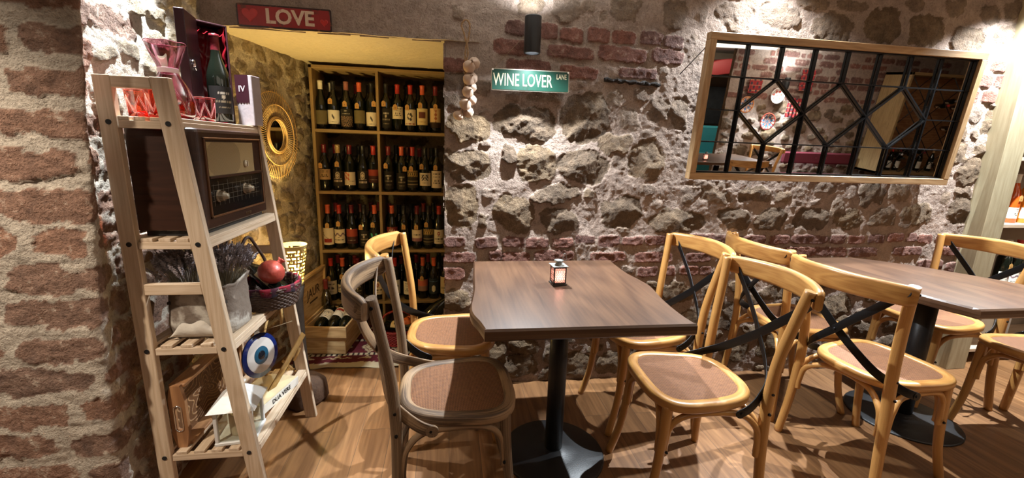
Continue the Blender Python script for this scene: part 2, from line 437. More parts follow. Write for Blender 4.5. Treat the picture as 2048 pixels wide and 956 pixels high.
def grid_mesh(name, X, Y, Z, K, m, mask=None):
    nz, nu = X.shape
    co = np.stack([X, Y, Z], -1).reshape(-1, 3).astype(np.float32)
    idx = np.arange(nz*nu).reshape(nz, nu)
    q = np.stack([idx[:-1, :-1], idx[:-1, 1:], idx[1:, 1:], idx[1:, :-1]], -1).reshape(-1, 4)
    if mask is not None: q = q[mask.reshape(-1)]
    used = np.unique(q); rem = np.full(nz*nu, -1); rem[used] = np.arange(len(used)); q = rem[q]; co = co[used]
    me = bpy.data.meshes.new(name); me.vertices.add(len(co)); me.vertices.foreach_set('co', co.ravel())
    me.loops.add(q.size); me.loops.foreach_set('vertex_index', q.ravel().astype(np.int32))
    me.polygons.add(len(q)); me.polygons.foreach_set('loop_start', np.arange(0, q.size, 4, dtype=np.int32))
    me.polygons.foreach_set('loop_total', np.full(len(q), 4, dtype=np.int32))
    me.polygons.foreach_set('use_smooth', np.ones(len(q), dtype=bool)); me.update(); me.validate()
    at = me.color_attributes.new('Kind', 'FLOAT_COLOR', 'POINT')
    kk = np.concatenate([K.reshape(-1, 3), np.ones((nz*nu, 1))], 1)[used].astype(np.float32)
    at.data.foreach_set('color', kk.ravel()); me.materials.append(m)
    o = bpy.data.objects.new(name, me); COL.objects.link(o); tag(o, kind='structure'); return o

def masonry_mat(name, mortar, stone, stone2, brick, brick2, fine=1.0):
    m, nt, b = newmat(name)
    vc = N(nt, 'ShaderNodeVertexColor', layer_name='Kind'); sp = N(nt, 'ShaderNodeSeparateColor'); L(nt, vc.outputs[0], sp.inputs[0])
    tc = N(nt, 'ShaderNodeTexCoord')
    def noise(sc, det=5, rough=.6):
        n = N(nt, 'ShaderNodeTexNoise'); n.inputs['Scale'].default_value = sc; n.inputs['Detail'].default_value = det
        n.inputs['Roughness'].default_value = rough; L(nt, tc.outputs['Object'], n.inputs['Vector']); return n
    def ramp(src, stops):
        r = N(nt, 'ShaderNodeValToRGB'); e = r.color_ramp.elements
        e[0].position = stops[0][0]; e[0].color = (*stops[0][1], 1); e[1].position = stops[-1][0]; e[1].color = (*stops[-1][1], 1)
        for p, c in stops[1:-1]: q = e.new(p); q.color = (*c, 1)
        L(nt, src, r.inputs[0]); return r
    def mix(f, a, c, bt='MIX'):
        x = N(nt, 'ShaderNodeMixRGB', blend_type=bt)
        if isinstance(f, float): x.inputs[0].default_value = f
        else: L(nt, f, x.inputs[0])
        for i, q in ((1, a), (2, c)):
            if isinstance(q, tuple): x.inputs[i].default_value = (*q, 1)
            else: L(nt, q, x.inputs[i])
        return x
    n1 = noise(3.5, 4); n2 = noise(22, 7, .7); n3 = noise(120, 4, .7); n4 = noise(9, 6, .65)
    mo = ramp(n2.outputs['Fac'], [(.3, tuple(c*.72 for c in mortar)), (.52, mortar), (.72, tuple(min(1, c*1.25) for c in mortar))])
    st = ramp(n4.outputs['Fac'], [(.32, stone), (.7, stone2)])
    st2 = mix(sp.outputs[2], st.outputs[0], tuple((a*.5+c*.2) for a, c in zip(stone, mortar)))
    stx = ramp(n2.outputs['Fac'], [(.3, (.55, .55, .55)), (.7, (1.35, 1.3, 1.2))]); st3 = mix(1.0, st2.outputs[0], stx.outputs[0], 'MULTIPLY')
    br = mix(sp.outputs[2], brick, brick2); br2 = mix(1.0, br.outputs[0], stx.outputs[0], 'MULTIPLY')
    # thin mortar skin left on bricks and stones
    skin = ramp(n2.outputs['Fac'], [(.56, (0, 0, 0)), (.68, (.75, .75, .75))])
    c1 = mix(sp.outputs[0], mo.outputs[0], st3.outputs[0]); br3 = mix(skin.outputs[0], br2.outputs[0], mo.outputs[0])
    c2 = mix(sp.outputs[1], c1.outputs[0], br3.outputs[0])
    dk = ramp(n3.outputs['Fac'], [(.28, (.6, .57, .54)), (.5, (1, 1, 1))]); c3 = mix(1.0, c2.outputs[0], dk.outputs[0], 'MULTIPLY')
    L(nt, c3.outputs[0], b.inputs['Base Color']); b.inputs['Roughness'].default_value = .85; b.inputs['Specular IOR Level'].default_value = .25
    ad = N(nt, 'ShaderNodeMath', operation='ADD'); L(nt, n3.outputs['Fac'], ad.inputs[0]); L(nt, n2.outputs['Fac'], ad.inputs[1])
    bp = N(nt, 'ShaderNodeBump'); bp.inputs['Strength'].default_value = .9; bp.inputs['Distance'].default_value = .009*fine
    L(nt, ad.outputs[0], bp.inputs['Height']); L(nt, bp.outputs[0], b.inputs['Normal'])
    return m

mat['wall'] = masonry_mat('wall', (.34, .255, .205), (.120, .080, .050), (.25, .175, .105), (.235, .105, .08), (.15, .08, .068))
mat['pier'] = masonry_mat('pier', (.58, .505, .415), (.31, .25, .18), (.46, .385, .29), (.36, .205, .145), (.27, .18, .145), 1.5)
mat['niche'] = masonry_mat('niche', (.42, .36, .27), (.13, .10, .065), (.28, .225, .15), (.25, .13, .08), (.2, .1, .07), 1.2)

WY = 2.19
# (x, z, half width, half height, turn, 0 stone / 1 brick, how far it stands out in mm)
STONES=[(0.38,1.438,0.167,0.088,-3,0,32),(0.098,1.408,0.114,0.067,-10,0,26),(0.694,1.475,0.128,0.129,8,0,22),(0.083,1.221,0.132,0.085,-5,0,24),(0.303,1.285,0.041,0.05,0,0,22),
(0.451,1.241,0.111,0.094,6,0,30),(0.698,1.229,0.144,0.083,-8,0,20),(0.544,1.079,0.133,0.05,8,0,26),(0.054,1.009,0.089,0.114,0,0,20),(0.334,0.97,0.126,0.098,-22,0,28),
(0.582,0.94,0.107,0.071,0,0,22),(0.738,1.093,0.035,0.029,0,0,14),(0.171,0.937,0.024,0.04,0,0,16),(0.03,1.696,0.064,0.034,0,1,10),(0.026,1.614,0.067,0.046,0,0,14),
(0.15,1.6,0.056,0.044,0,0,12),(0.031,1.519,0.068,0.035,0,0,12),(0.314,1.565,0.045,0.026,0,0,8),(0.477,1.573,0.092,0.029,0,0,10),(0.477,1.878,0.047,0.036,0,1,10),
(0.593,1.865,0.058,0.032,-3,1,8),(0.731,1.874,0.059,0.033,-3,1,10),(0.861,1.871,0.06,0.032,-3,1,10),(1.007,1.878,0.061,0.033,-3,1,8),(1.13,1.867,0.057,0.033,-4,1,8),
(0.314,1.882,0.046,0.033,0,1,8),(0.302,1.794,0.092,0.034,0,1,8),(0.593,1.787,0.121,0.032,-2,1,8),(0.863,1.794,0.129,0.036,-3,1,10),(1.103,1.794,0.088,0.036,-4,1,8),
(0.604,1.696,0.059,0.031,-3,1,8),(0.697,1.694,0.042,0.028,-3,1,8),(0.9,1.708,0.053,0.026,0,1,6),(0.998,1.706,0.057,0.027,0,1,6),(0.384,1.714,0.112,0.028,-1,1,8),
(0.844,1.583,0.048,0.049,0,0,10),(0.924,1.482,0.062,0.065,0,0,10),(0.994,1.61,0.055,0.032,0,0,10),(1.088,1.53,0.053,0.065,0,0,12),(1.202,1.519,0.062,0.086,0,0,12),
(0.858,1.353,0.091,0.051,0,0,14),(1.043,1.27,0.105,0.105,0,0,14),(1.042,1.408,0.05,0.028,0,0,8),(0.891,1.266,0.042,0.037,0,0,8),(0.921,0.993,0.129,0.091,12,0,16),
(1.058,1.123,0.043,0.03,0,0,8),(1.329,1.109,0.06,0.033,0,0,8),(1.263,0.945,0.165,0.071,0,0,22),(0.944,0.893,0.043,0.018,0,0,8),(0.566,1.978,0.082,0.051,0,0,10),
(0.857,2,0.08,0.056,-10,0,12),(1.127,2.003,0.067,0.071,0,0,12),(0.749,1.962,0.023,0.027,0,0,8),(0.673,2,0.038,0.033,0,0,8),(1.445,2.019,0.106,0.058,0,0,10),
(1.478,1.95,0.056,0.024,-10,0,10),(1.271,2.011,0.03,0.062,0,0,8),(0.381,1.982,0.063,0.044,0,0,12),(1.561,2.087,0.07,0.03,0,0,8),(1.7,2.03,0.129,0.064,-4,0,12),
(1.887,2.111,0.102,0.031,-4,0,12),(2.111,2.113,0.099,0.029,0,0,12),(2.029,1.992,0.126,0.076,-4,0,14),(2.321,2.025,0.115,0.089,0,0,16),(2.492,2.149,0.069,0.032,0,0,12),
(2.607,2.024,0.115,0.096,-6,0,16),(2.761,2.149,0.065,0.047,0,0,12),(2.89,1.998,0.113,0.077,-4,0,18),(2.992,2.128,0.08,0.045,-10,0,12),(3.135,2.038,0.085,0.044,14,0,12),
(3.162,2.163,0.084,0.056,0,0,12),(3.269,1.964,0.052,0.066,0,0,12),(3.026,1.871,0.038,0.032,-4,1,8),(3.141,1.869,0.055,0.033,-4,1,8),(3.256,1.865,0.046,0.035,-4,1,8),
(3.054,1.78,0.072,0.034,-4,1,10),(3.22,1.783,0.081,0.036,-4,1,10),(3.007,1.694,0.045,0.033,-4,1,8),(3.13,1.697,0.053,0.035,-4,1,10),(3.259,1.698,0.06,0.036,-4,1,10),
(3.063,1.593,0.046,0.039,0,0,10),(3.221,1.559,0.093,0.083,-10,0,16),(2.986,1.495,0.046,0.057,0,0,14),(3.096,1.488,0.028,0.029,0,0,10),(3.177,1.388,0.069,0.041,-6,0,14),
(2.997,1.377,0.078,0.067,0,0,14),(3.13,1.271,0.101,0.081,30,0,18),(3.27,1.385,0.047,0.071,0,0,12),(3.117,1.146,0.073,0.03,0,0,12),(3.286,1.149,0.056,0.046,0,0,12),
(3.143,1.032,0.111,0.09,0,0,18),(3.289,1.034,0.045,0.088,0,0,12),(2.955,1.239,0.045,0.045,0,0,10),(2.995,1.101,0.04,0.037,0,0,10),(1.081,1.121,0.043,0.027,0,0,10),
(1.31,1.07,0.042,0.025,0,0,10),(1.482,1.092,0.1,0.042,-4,0,12),(1.713,1.096,0.1,0.048,0,0,14),(1.889,1.087,0.054,0.043,0,0,12),(1.992,1.12,0.039,0.029,0,0,8),
(2.153,1.146,0.082,0.026,0,0,10),(2.341,1.126,0.03,0.038,0,0,8),(2.477,1.111,0.082,0.068,0,0,16),(2.661,1.12,0.08,0.051,0,0,12),(2.26,1.022,0.047,0.071,0,0,10),
(1.606,0.965,0.1,0.066,-8,0,20),(1.845,0.956,0.103,0.062,10,0,18),(2.101,0.967,0.122,0.071,0,0,20),(2.355,0.96,0.099,0.06,8,0,16),(2.59,0.974,0.087,0.058,0,0,14),
(2.814,0.997,0.111,0.068,0,0,16),(1.966,0.915,0.036,0.018,0,0,8),(2.745,0.932,0.043,0.023,0,0,10),(1.423,1.149,0.135,0.018,0,0,8),(0.029,0.825,0.057,0.029,0,1,14),
(0.194,0.819,0.061,0.03,0,1,14),(0.339,0.825,0.059,0.03,0,1,16),(0.464,0.819,0.063,0.03,0,1,16),(0.605,0.819,0.059,0.029,0,1,14),(0.733,0.839,0.057,0.022,0,1,8),
(0.871,0.831,0.065,0.03,0,1,12),(1.008,0.828,0.062,0.028,0,1,12),(1.153,0.837,0.075,0.029,0,1,12),(1.306,0.837,0.061,0.029,0,1,12),(1.434,0.846,0.071,0.029,0,1,12),
(1.541,0.837,0.044,0.029,0,1,10),(1.648,0.837,0.051,0.027,0,1,10),(1.756,0.837,0.067,0.03,0,1,12),(1.921,0.84,0.069,0.03,0,1,12),(2.116,0.841,0.12,0.029,0,1,12),
(2.299,0.841,0.058,0.029,0,1,12),(2.43,0.841,0.059,0.028,0,1,12),(2.571,0.847,0.06,0.028,0,1,12),(2.705,0.854,0.057,0.028,0,1,12),(2.82,0.854,0.036,0.028,0,1,10),
(2.917,0.845,0.055,0.027,0,1,10),(3.051,0.854,0.056,0.026,0,1,10),(0.045,0.741,0.086,0.031,0,1,10),(0.239,0.748,0.035,0.03,0,1,10),(0.355,0.742,0.079,0.031,0,1,10),
(0.567,0.75,0.112,0.031,0,1,10),(0.87,0.74,0.105,0.03,0,1,14),(1.142,0.738,0.114,0.031,0,1,14),(1.415,0.734,0.078,0.03,0,1,12),(2.084,0.767,0.134,0.029,0,1,12),
(2.223,0.764,0.058,0.028,0,1,10),(2.329,0.763,0.052,0.028,0,1,10),(2.497,0.763,0.106,0.028,0,1,12),(2.813,0.768,0.109,0.029,0,1,12),(3.117,0.767,0.113,0.029,0,1,12),
(1.679,0.742,0.096,0.03,0,1,12),(1.871,0.753,0.075,0.029,0,1,12),(0.022,0.653,0.061,0.035,0,1,10),(0.997,0.666,0.042,0.023,0,0,10),(1.112,0.653,0.06,0.03,0,1,14),
(1.236,0.655,0.046,0.03,0,1,14),(1.368,0.66,0.059,0.03,0,1,14),(1.469,0.653,0.038,0.03,0,1,12),(3.211,0.668,0.084,0.033,0,1,12),(3.008,0.677,0.094,0.033,0,1,12),
(1.757,0.656,0.081,0.031,0,1,12),(1.986,0.666,0.1,0.031,0,1,12),(0.036,0.51,0.08,0.077,0,0,22),(1.313,0.53,0.094,0.058,-12,0,24),(1.664,0.373,0.063,0.09,0,0,24),
(1.794,0.468,0.05,0.038,0,0,18),(2.378,0.423,0.118,0.073,0,0,20),(1.93,0.513,0.101,0.048,0,0,18),(2.615,0.256,0.093,0.059,0,0,18),(2.161,0.461,0.062,0.065,0,0,16),
(0.255,0.168,0.051,0.092,0,0,26),(0.407,0.22,0.101,0.052,-5,0,28),(0.388,0.103,0.107,0.066,5,0,28),(0.747,0.087,0.094,0.089,-8,0,22),(0.929,0.094,0.077,0.068,0,0,22),
(0.585,0.154,0.05,0.063,0,0,18),(0.567,0.041,0.059,0.038,0,0,16),(1.091,0.123,0.072,0.081,0,0,20),(1.192,0.357,0.094,0.078,0,0,22),(1.446,0.35,0.097,0.08,0,0,22),
(1.504,0.154,0.082,0.073,0,0,20),(1.738,0.145,0.085,0.074,0,0,22),(1.277,0.163,0.074,0.075,0,0,20),(2.2,0.262,0.106,0.084,0,0,20),(1.973,0.169,0.104,0.084,0,0,20),
(2.437,0.152,0.11,0.07,0,0,20),(2.843,0.31,0.114,0.087,0,0,18),(3.073,0.442,0.108,0.086,0,0,18),(3.325,0.505,0.098,0.076,0,0,18),(3.29,0.227,0.12,0.09,0,0,18),
(0.963,0.515,0.09,0.075,0,0,22),(0.792,0.429,0.089,0.075,0,0,22),(0.557,0.464,0.115,0.089,0,0,22),(0.304,0.441,0.111,0.088,0,0,22),(0.299,0.614,0.096,0.057,0,0,20),
(0.578,0.61,0.128,0.052,0,0,20),(0.837,0.606,0.088,0.044,0,0,20),(2.628,0.583,0.145,0.072,0,0,18),(2.308,0.587,0.122,0.058,0,0,18),(1.549,0.535,0.08,0.062,0,0,18)]
def fill_stones(x0, x1, z0, z1, base, seed, size=(.05, .10), pr=(14, 26), n=900, gap=.012, aspect=.72):
    rn = random.Random(seed); out = list(base); new = []
    for _ in range(n):
        a = rn.uniform(*size); b = a*rn.uniform(.5, 1)*aspect/.72*.8
        x = rn.uniform(x0, x1); z = rn.uniform(z0, z1); ok = True
        for (cx, cz, ca, cb, *_r) in out:
            if abs(x-cx) < a+ca+gap*.4 and abs(z-cz) < b+cb+gap*.4 and math.hypot((x-cx)/(a+ca), (z-cz)/(b+cb)) < 1.02: ok = False; break
        if ok:
            t = (x, z, a, b, rn.randint(-14, 14), 0, rn.uniform(*pr)); out.append(t); new.append(t)
    return new
def brick_rows(x0, x1, z0, z1, course, seed, ln=(.20, .30), mortar=.026, pr=(8, 14), wob=.006, skip=0.0):
    rn = random.Random(seed); out = []; z = z0+course/2; r = 0
    while z < z1:
        x = x0-rn.uniform(0, .15)
        while x < x1:
            l = rn.uniform(*ln)*(.5 if rn.random() < .22 else 1)
            if rn.random() >= skip:
                out.append((x+l/2, z+rn.uniform(-wob, wob), l/2-mortar/2, course/2-mortar/2+rn.uniform(-.004, .004), rn.uniform(-1.5, 1.5), 1, rn.uniform(*pr)))
            x += l
        z += course; r += 1
    return out

# --- long wall with the doorway-like niche at its left
res = 0.005
us = np.arange(-1.12, 3.42, res); zs = np.arange(0, 2.36, res)
U, Z = np.meshgrid(us, zs)
extra = fill_stones(.0, 3.35, .0, .62, STONES, 5, (.035, .085), (16, 28), 900)
extra += fill_stones(.0, 3.35, .62, 2.3, STONES+extra, 6, (.018, .040), (4, 9), 130, .02)
extra += fill_stones(.9, 3.35, 2.02, 2.3, STONES+extra, 8, (.05, .1), (8, 14), 200)
HH, KK = masonry(U, Z, STONES+extra, 3)
op = (U[:-1, :-1] < -.03+.012*(fbm(Z[:-1, :-1]*14, U[:-1, :-1]*0, 77, 3)-.5)) & (Z[:-1, :-1] < 1.795+.012*(fbm(U[:-1, :-1]*9, Z[:-1, :-1]*0, 78, 3)-.5))
grid_mesh('wall_back', U, WY-HH, Z, KK, mat['wall'], ~op)
# charred strip of old timber set in the wall between the sign and the mirror
g = MB(); pts = [(.775+.30*k/22, WY-.006+.004*math.sin(k*2.1), 1.668-.010*k/22+.003*math.sin(k*1.7)) for k in range(23)]
g.tube(pts, [(.010+.004*math.sin(k*2.7), .009+.003*math.sin(k*1.3)) for k in range(23)], 8, smooth=False); tag(g.build('trim_1', plain('charred_wood', (.015, .010, .008), .9, 0, .8, 60)), kind='structure')

# --- left side: brick pier, its return and the wall that runs on into the niche
path = np.array([(-2.7, 1.33), (-1.035, 1.33), (-1.055, 1.52), (-1.09, 2.19), (-.945, 3.08), (-.93, 3.5)])
seg = np.diff(path, axis=0); sl_ = np.hypot(seg[:, 0], seg[:, 1]); cum = np.concatenate([[0], np.cumsum(sl_)])
S_PIER = cum[1]; S_END = cum[-1]
us = np.arange(0.9, S_END, .006); zs = np.arange(0, 2.36, .006)
pu = np.interp(us, cum, path[:, 0]); pv = np.interp(us, cum, path[:, 1])
k = 9; ker = np.ones(k)/k
pus = np.convolve(np.pad(pu, k//2, 'edge'), ker, 'valid'); pvs = np.convolve(np.pad(pv, k//2, 'edge'), ker, 'valid')
tx = np.gradient(pus); ty = np.gradient(pvs); tl = np.hypot(tx, ty); nx, ny = ty/tl, -tx/tl
U, Z = np.meshgrid(us, zs)
st = brick_rows(.9, S_PIER+.15, 0, 2.36, .107, 11, (.24, .36), .034, (3, 8), .006)
st += [b for b in brick_rows(S_PIER+.17, S_PIER+.75, 0, .95, .095, 12, (.16, .26), .03, (10, 18), .008)]
st += fill_stones(S_PIER+.2, S_PIER+.9, .98, 2.3, st, 13, (.045, .095), (14, 24), 500)
st += brick_rows(S_PIER+.9, S_END, .0, .35, .09, 14, (.18, .26), .026, (8, 14), .008)
st += fill_stones(S_PIER+.75, S_END, .38, 2.3, st, 15, (.035, .09), (14, 26), 1500)
HH, KK = masonry(U, Z, st, 21, 1.0, .010, (.055, .024))
HH += .008*(ridge(U*11, Z*15, 91, 4)-.5)+.012*(fbm(U*22, Z*44, 92, 4)-.5)*(U < S_PIER+.2)
lean = .095*np.clip((Z-.33)/1.2, 0, 1.6)**1.3*np.where(U < S_PIER, np.clip((U-S_PIER+.5)/.5, 0, 1), np.clip(1-(U-S_PIER)/.10, 0, 1))
grid_mesh('wall_left', pus[None, :]+nx[None, :]*HH+lean, pvs[None, :]+ny[None, :]*HH, Z, KK, mat['pier'])

# --- niche: soffit, right jamb, back wall
def rough_plane(name, P, u, v, nu, nv, nrm, amp, m, seed, kindv=(0, 0, .5)):
    a = np.linspace(0, 1, nu); b = np.linspace(0, 1, nv); A, B = np.meshgrid(a, b)
    lu, lv = Vector(u).length, Vector(v).length
    h = amp*((fbm(A*lu*7, B*lv*7, seed, 4)-.5)*2+.5*(ridge(A*lu*22, B*lv*22, seed+4, 3)-.5))
    X = P[0]+A*u[0]+B*v[0]+h*nrm[0]; Y = P[1]+A*u[1]+B*v[1]+h*nrm[1]; Zz = P[2]+A*u[2]+B*v[2]+h*nrm[2]
    K = np.zeros(A.shape+(3,)); K[..., 0] = kindv[0]; K[..., 1] = kindv[1]; K[..., 2] = kindv[2]
    return grid_mesh(name, X, Y, Zz, K, m)
mat['plaster_cream'] = plain('plaster_cream', (.62, .53, .36), .85, 0, .6, 45, .12)
rough_plane('ceiling_niche', (-1.16, 2.178, 1.802), (1.3, 0, 0), (0, 1.35, .03), 170, 150, (0, 0, -1), .006, mat['plaster_cream'], 41)
rough_plane('wall_niche_right', (-.022, 2.185, 0), (.10, 1.3, 0), (0, 0, 1.81), 160, 220, (-1, .08, 0), .008, mat['niche'], 43)
U, Z = np.meshgrid(np.arange(-1.0, .2, .008), np.arange(0, 1.84, .008))
HH, KK = masonry(U, Z, fill_stones(-1.0, .2, 0, 1.8, [], 44, (.05, .1), (14, 24), 500), 45)
grid_mesh('wall_niche_back', U, 3.46-HH, Z, KK, mat['niche'])

# --- floor: oak planks running away from the viewer
m, nt, b = newmat('oak_floor')
tc = N(nt, 'ShaderNodeTexCoord'); mp = N(nt, 'ShaderNodeMapping'); mp.inputs['Rotation'].default_value = (0, 0, R(90)); L(nt, tc.outputs['Object'], mp.inputs[0])
bk = N(nt, 'ShaderNodeTexBrick'); bk.inputs['Scale'].default_value = 1; bk.inputs['Brick Width'].default_value = .92; bk.inputs['Row Height'].default_value = .135
bk.inputs['Mortar Size'].default_value = .0012; bk.inputs['Mortar Smooth'].default_value = .3; bk.offset = .37
bk.inputs['Color1'].default_value = (0, 0, 0, 1); bk.inputs['Color2'].default_value = (1, 1, 1, 1); bk.inputs['Mortar'].default_value = (.3, .3, .3, 1)
L(nt, mp.outputs[0], bk.inputs['Vector'])
sc = N(nt, 'ShaderNodeVectorMath', operation='SCALE'); sc.inputs[3].default_value = 7.0; L(nt, bk.outputs['Color'], sc.inputs[0])
m2 = N(nt, 'ShaderNodeMapping'); m2.inputs['Scale'].default_value = (26, 2.2, 1); L(nt, tc.outputs['Object'], m2.inputs[0])
va = N(nt, 'ShaderNodeVectorMath', operation='ADD'); L(nt, m2.outputs[0], va.inputs[0]); L(nt, sc.outputs[0], va.inputs[1])
no = N(nt, 'ShaderNodeTexNoise'); no.inputs['Scale'].default_value = 1; no.inputs['Detail'].default_value = 7; no.inputs['Distortion'].default_value = 1.2; L(nt, va.outputs[0], no.inputs['Vector'])
cr = N(nt, 'ShaderNodeValToRGB'); cr.color_ramp.elements[0].position = .3; cr.color_ramp.elements[1].position = .7
cr.color_ramp.elements[0].color = (.13, .058, .022, 1); cr.color_ramp.elements[1].color = (.27, .135, .056, 1); L(nt, no.outputs['Fac'], cr.inputs[0])
tn = N(nt, 'ShaderNodeMixRGB'); tn.blend_type = 'MULTIPLY'; tn.inputs[0].default_value = 1; L(nt, cr.outputs[0], tn.inputs[1])
c2 = N(nt, 'ShaderNodeValToRGB'); c2.color_ramp.elements[0].color = (.78, .76, .74, 1); c2.color_ramp.elements[1].color = (1.12, 1.1, 1.06, 1); L(nt, bk.outputs['Color'], c2.inputs[0]); L(nt, c2.outputs[0], tn.inputs[2])
gp = N(nt, 'ShaderNodeMixRGB'); gp.inputs[2].default_value = (.07, .04, .022, 1); L(nt, bk.outputs['Fac'], gp.inputs[0]); L(nt, tn.outputs[0], gp.inputs[1])
L(nt, gp.outputs[0], b.inputs['Base Color']); b.inputs['Roughness'].default_value = .42
bp = N(nt, 'ShaderNodeBump'); bp.inputs['Strength'].default_value = .25; bp.inputs['Distance'].default_value = .002; L(nt, no.outputs['Fac'], bp.inputs['Height']); L(nt, bp.outputs[0], b.inputs['Normal'])
mat['floor'] = m
f = MB(); f.box((-2.8, -4.4, -.05), (10.8, 3.6, 0)); fo = f.build('floor', mat['floor']); tag(fo, kind='structure')
f = MB(); f.box((-2.8, -4.4, 2.36), (10.8, 3.6, 2.42)); tag(f.build('ceiling', plain('ceiling_plaster', (.72, .69, .63), .9, 0, .2, 20)), kind='structure')

# --- opposite side of the room (seen in the mirror)
U, Z = np.meshgrid(np.arange(4.12, 8.1, .012), np.arange(0, 2.36, .012))
so = brick_rows(3.95, 8.1, 1.55, 2.3, .10, 51, (.2, .3), .026, (8, 14), .006, .25)
so += fill_stones(3.95, 8.1, 0, 1.52, so, 52, (.06, .14), (16, 28), 900)
HH, KK = masonry(U, Z, so, 53)
grid_mesh('wall_opposite', U[:, ::-1], -2.0+HH[:, ::-1], Z, KK[:, ::-1], mat['wall'])
g = MB(); g.box((8.05, -2.4, 0), (10.8, -2.0, 2.36)); tag(g.build('wall_opposite_far', plain('plaster_warm', (.40, .31, .22), .9, 0, .3, 12, .1)), kind='structure')
pl = plain('plaster_dim', (.36, .29, .22), .9, 0, .3, 10, .1)
for nm, a, c in (('wall_rear', (-2.8, -4.45, 0), (10.8, -4.4, 2.36)), ('wall_far_left', (-2.85, -4.4, 0), (-2.8, 1.4, 2.36)), ('wall_far_right', (10.8, -4.4, 0), (10.85, 3.6, 2.36)), ('wall_opposite_side', (4.14, -2.09, 0), (8.1, -2.04, 2.36))):
    g = MB(); g.box(a, c); tag(g.build(nm, pl), kind='structure')
g = MB(); g.box((-2.8, 1.36, 0), (-1.7, 1.5, 2.36)); g.box((3.40, 2.52, 0), (4.7, 2.6, 2.36)); g.box((4.6, 2.19, 0), (10.8, 2.3, 2.36)); g.box((4.6, 2.2, 0), (4.7, 2.6, 2.36)); g.box((3.36, 2.24, 0), (3.42, 2.6, 2.36))
tag(g.build('wall_right', pl), kind='structure')

# ------------------------------------------------------------------ cane seat material
def cane(name, c1, c2, c3):
    m, nt, b = newmat(name)
    tc = N(nt, 'ShaderNodeTexCoord'); sp = N(nt, 'ShaderNodeSeparateXYZ'); L(nt, tc.outputs['Object'], sp.inputs[0])
    def sin_(src, fr, ph=0):
        a = N(nt, 'ShaderNodeMath', operation='MULTIPLY_ADD'); a.inputs[1].default_value = fr; a.inputs[2].default_value = ph; L(nt, src, a.inputs[0])
        s = N(nt, 'ShaderNodeMath', operation='SINE'); L(nt, a.outputs[0], s.inputs[0]); return s.outputs[0]
    F = 2*math.pi/.0105
    no = N(nt, 'ShaderNodeTexNoise'); no.inputs['Scale'].default_value = 60; L(nt, tc.outputs['Object'], no.inputs['Vector'])
    sx = sin_(sp.outputs[0], F); sy = sin_(sp.outputs[1], F)
    pr = N(nt, 'ShaderNodeMath', operation='MULTIPLY'); L(nt, sx, pr.inputs[0]); L(nt, sy, pr.inputs[1])
    # strand texture: alternate squares carry strands in x or y
    fx = sin_(sp.outputs[0], F*4); fy = sin_(sp.outputs[1], F*4)
    gt = N(nt, 'ShaderNodeMath', operation='GREATER_THAN'); gt.inputs[1].default_value = 0; L(nt, pr.outputs[0], gt.inputs[0])
    mf = N(nt, 'ShaderNodeMixRGB'); L(nt, gt.outputs[0], mf.inputs[0]); L(nt, fx, mf.inputs[1]); L(nt, fy, mf.inputs[2])
    ab = N(nt, 'ShaderNodeMath', operation='ABSOLUTE'); L(nt, pr.outputs[0], ab.inputs[0])
    h = N(nt, 'ShaderNodeMath', operation='MULTIPLY_ADD'); h.inputs[1].default_value = .18; L(nt, mf.outputs[0], h.inputs[0]); L(nt, ab.outputs[0], h.inputs[2])
    h2 = N(nt, 'ShaderNodeMath', operation='MULTIPLY_ADD'); h2.inputs[1].default_value = .5; L(nt, no.outputs['Fac'], h2.inputs[0]); L(nt, h.outputs[0], h2.inputs[2])
    cr = N(nt, 'ShaderNodeValToRGB'); e = cr.color_ramp.elements; e[0].position = .2; e[0].color = (*c3, 1); e[1].position = 1.0; e[1].color = (*c1, 1)
    q = e.new(.45); q.color = (*c2, 1); L(nt, h2.outputs[0], cr.inputs[0]); L(nt, cr.outputs[0], b.inputs['Base Color'])
    b.inputs['Roughness'].default_value = .6
    bp = N(nt, 'ShaderNodeBump'); bp.inputs['Strength'].default_value = .8; bp.inputs['Distance'].default_value = .002
    L(nt, h2.outputs[0], bp.inputs['Height']); L(nt, bp.outputs[0], b.inputs['Normal']); return m
mat['cane'] = cane('cane', (.34, .15, .06), (.18, .066, .025), (.04, .014, .006))

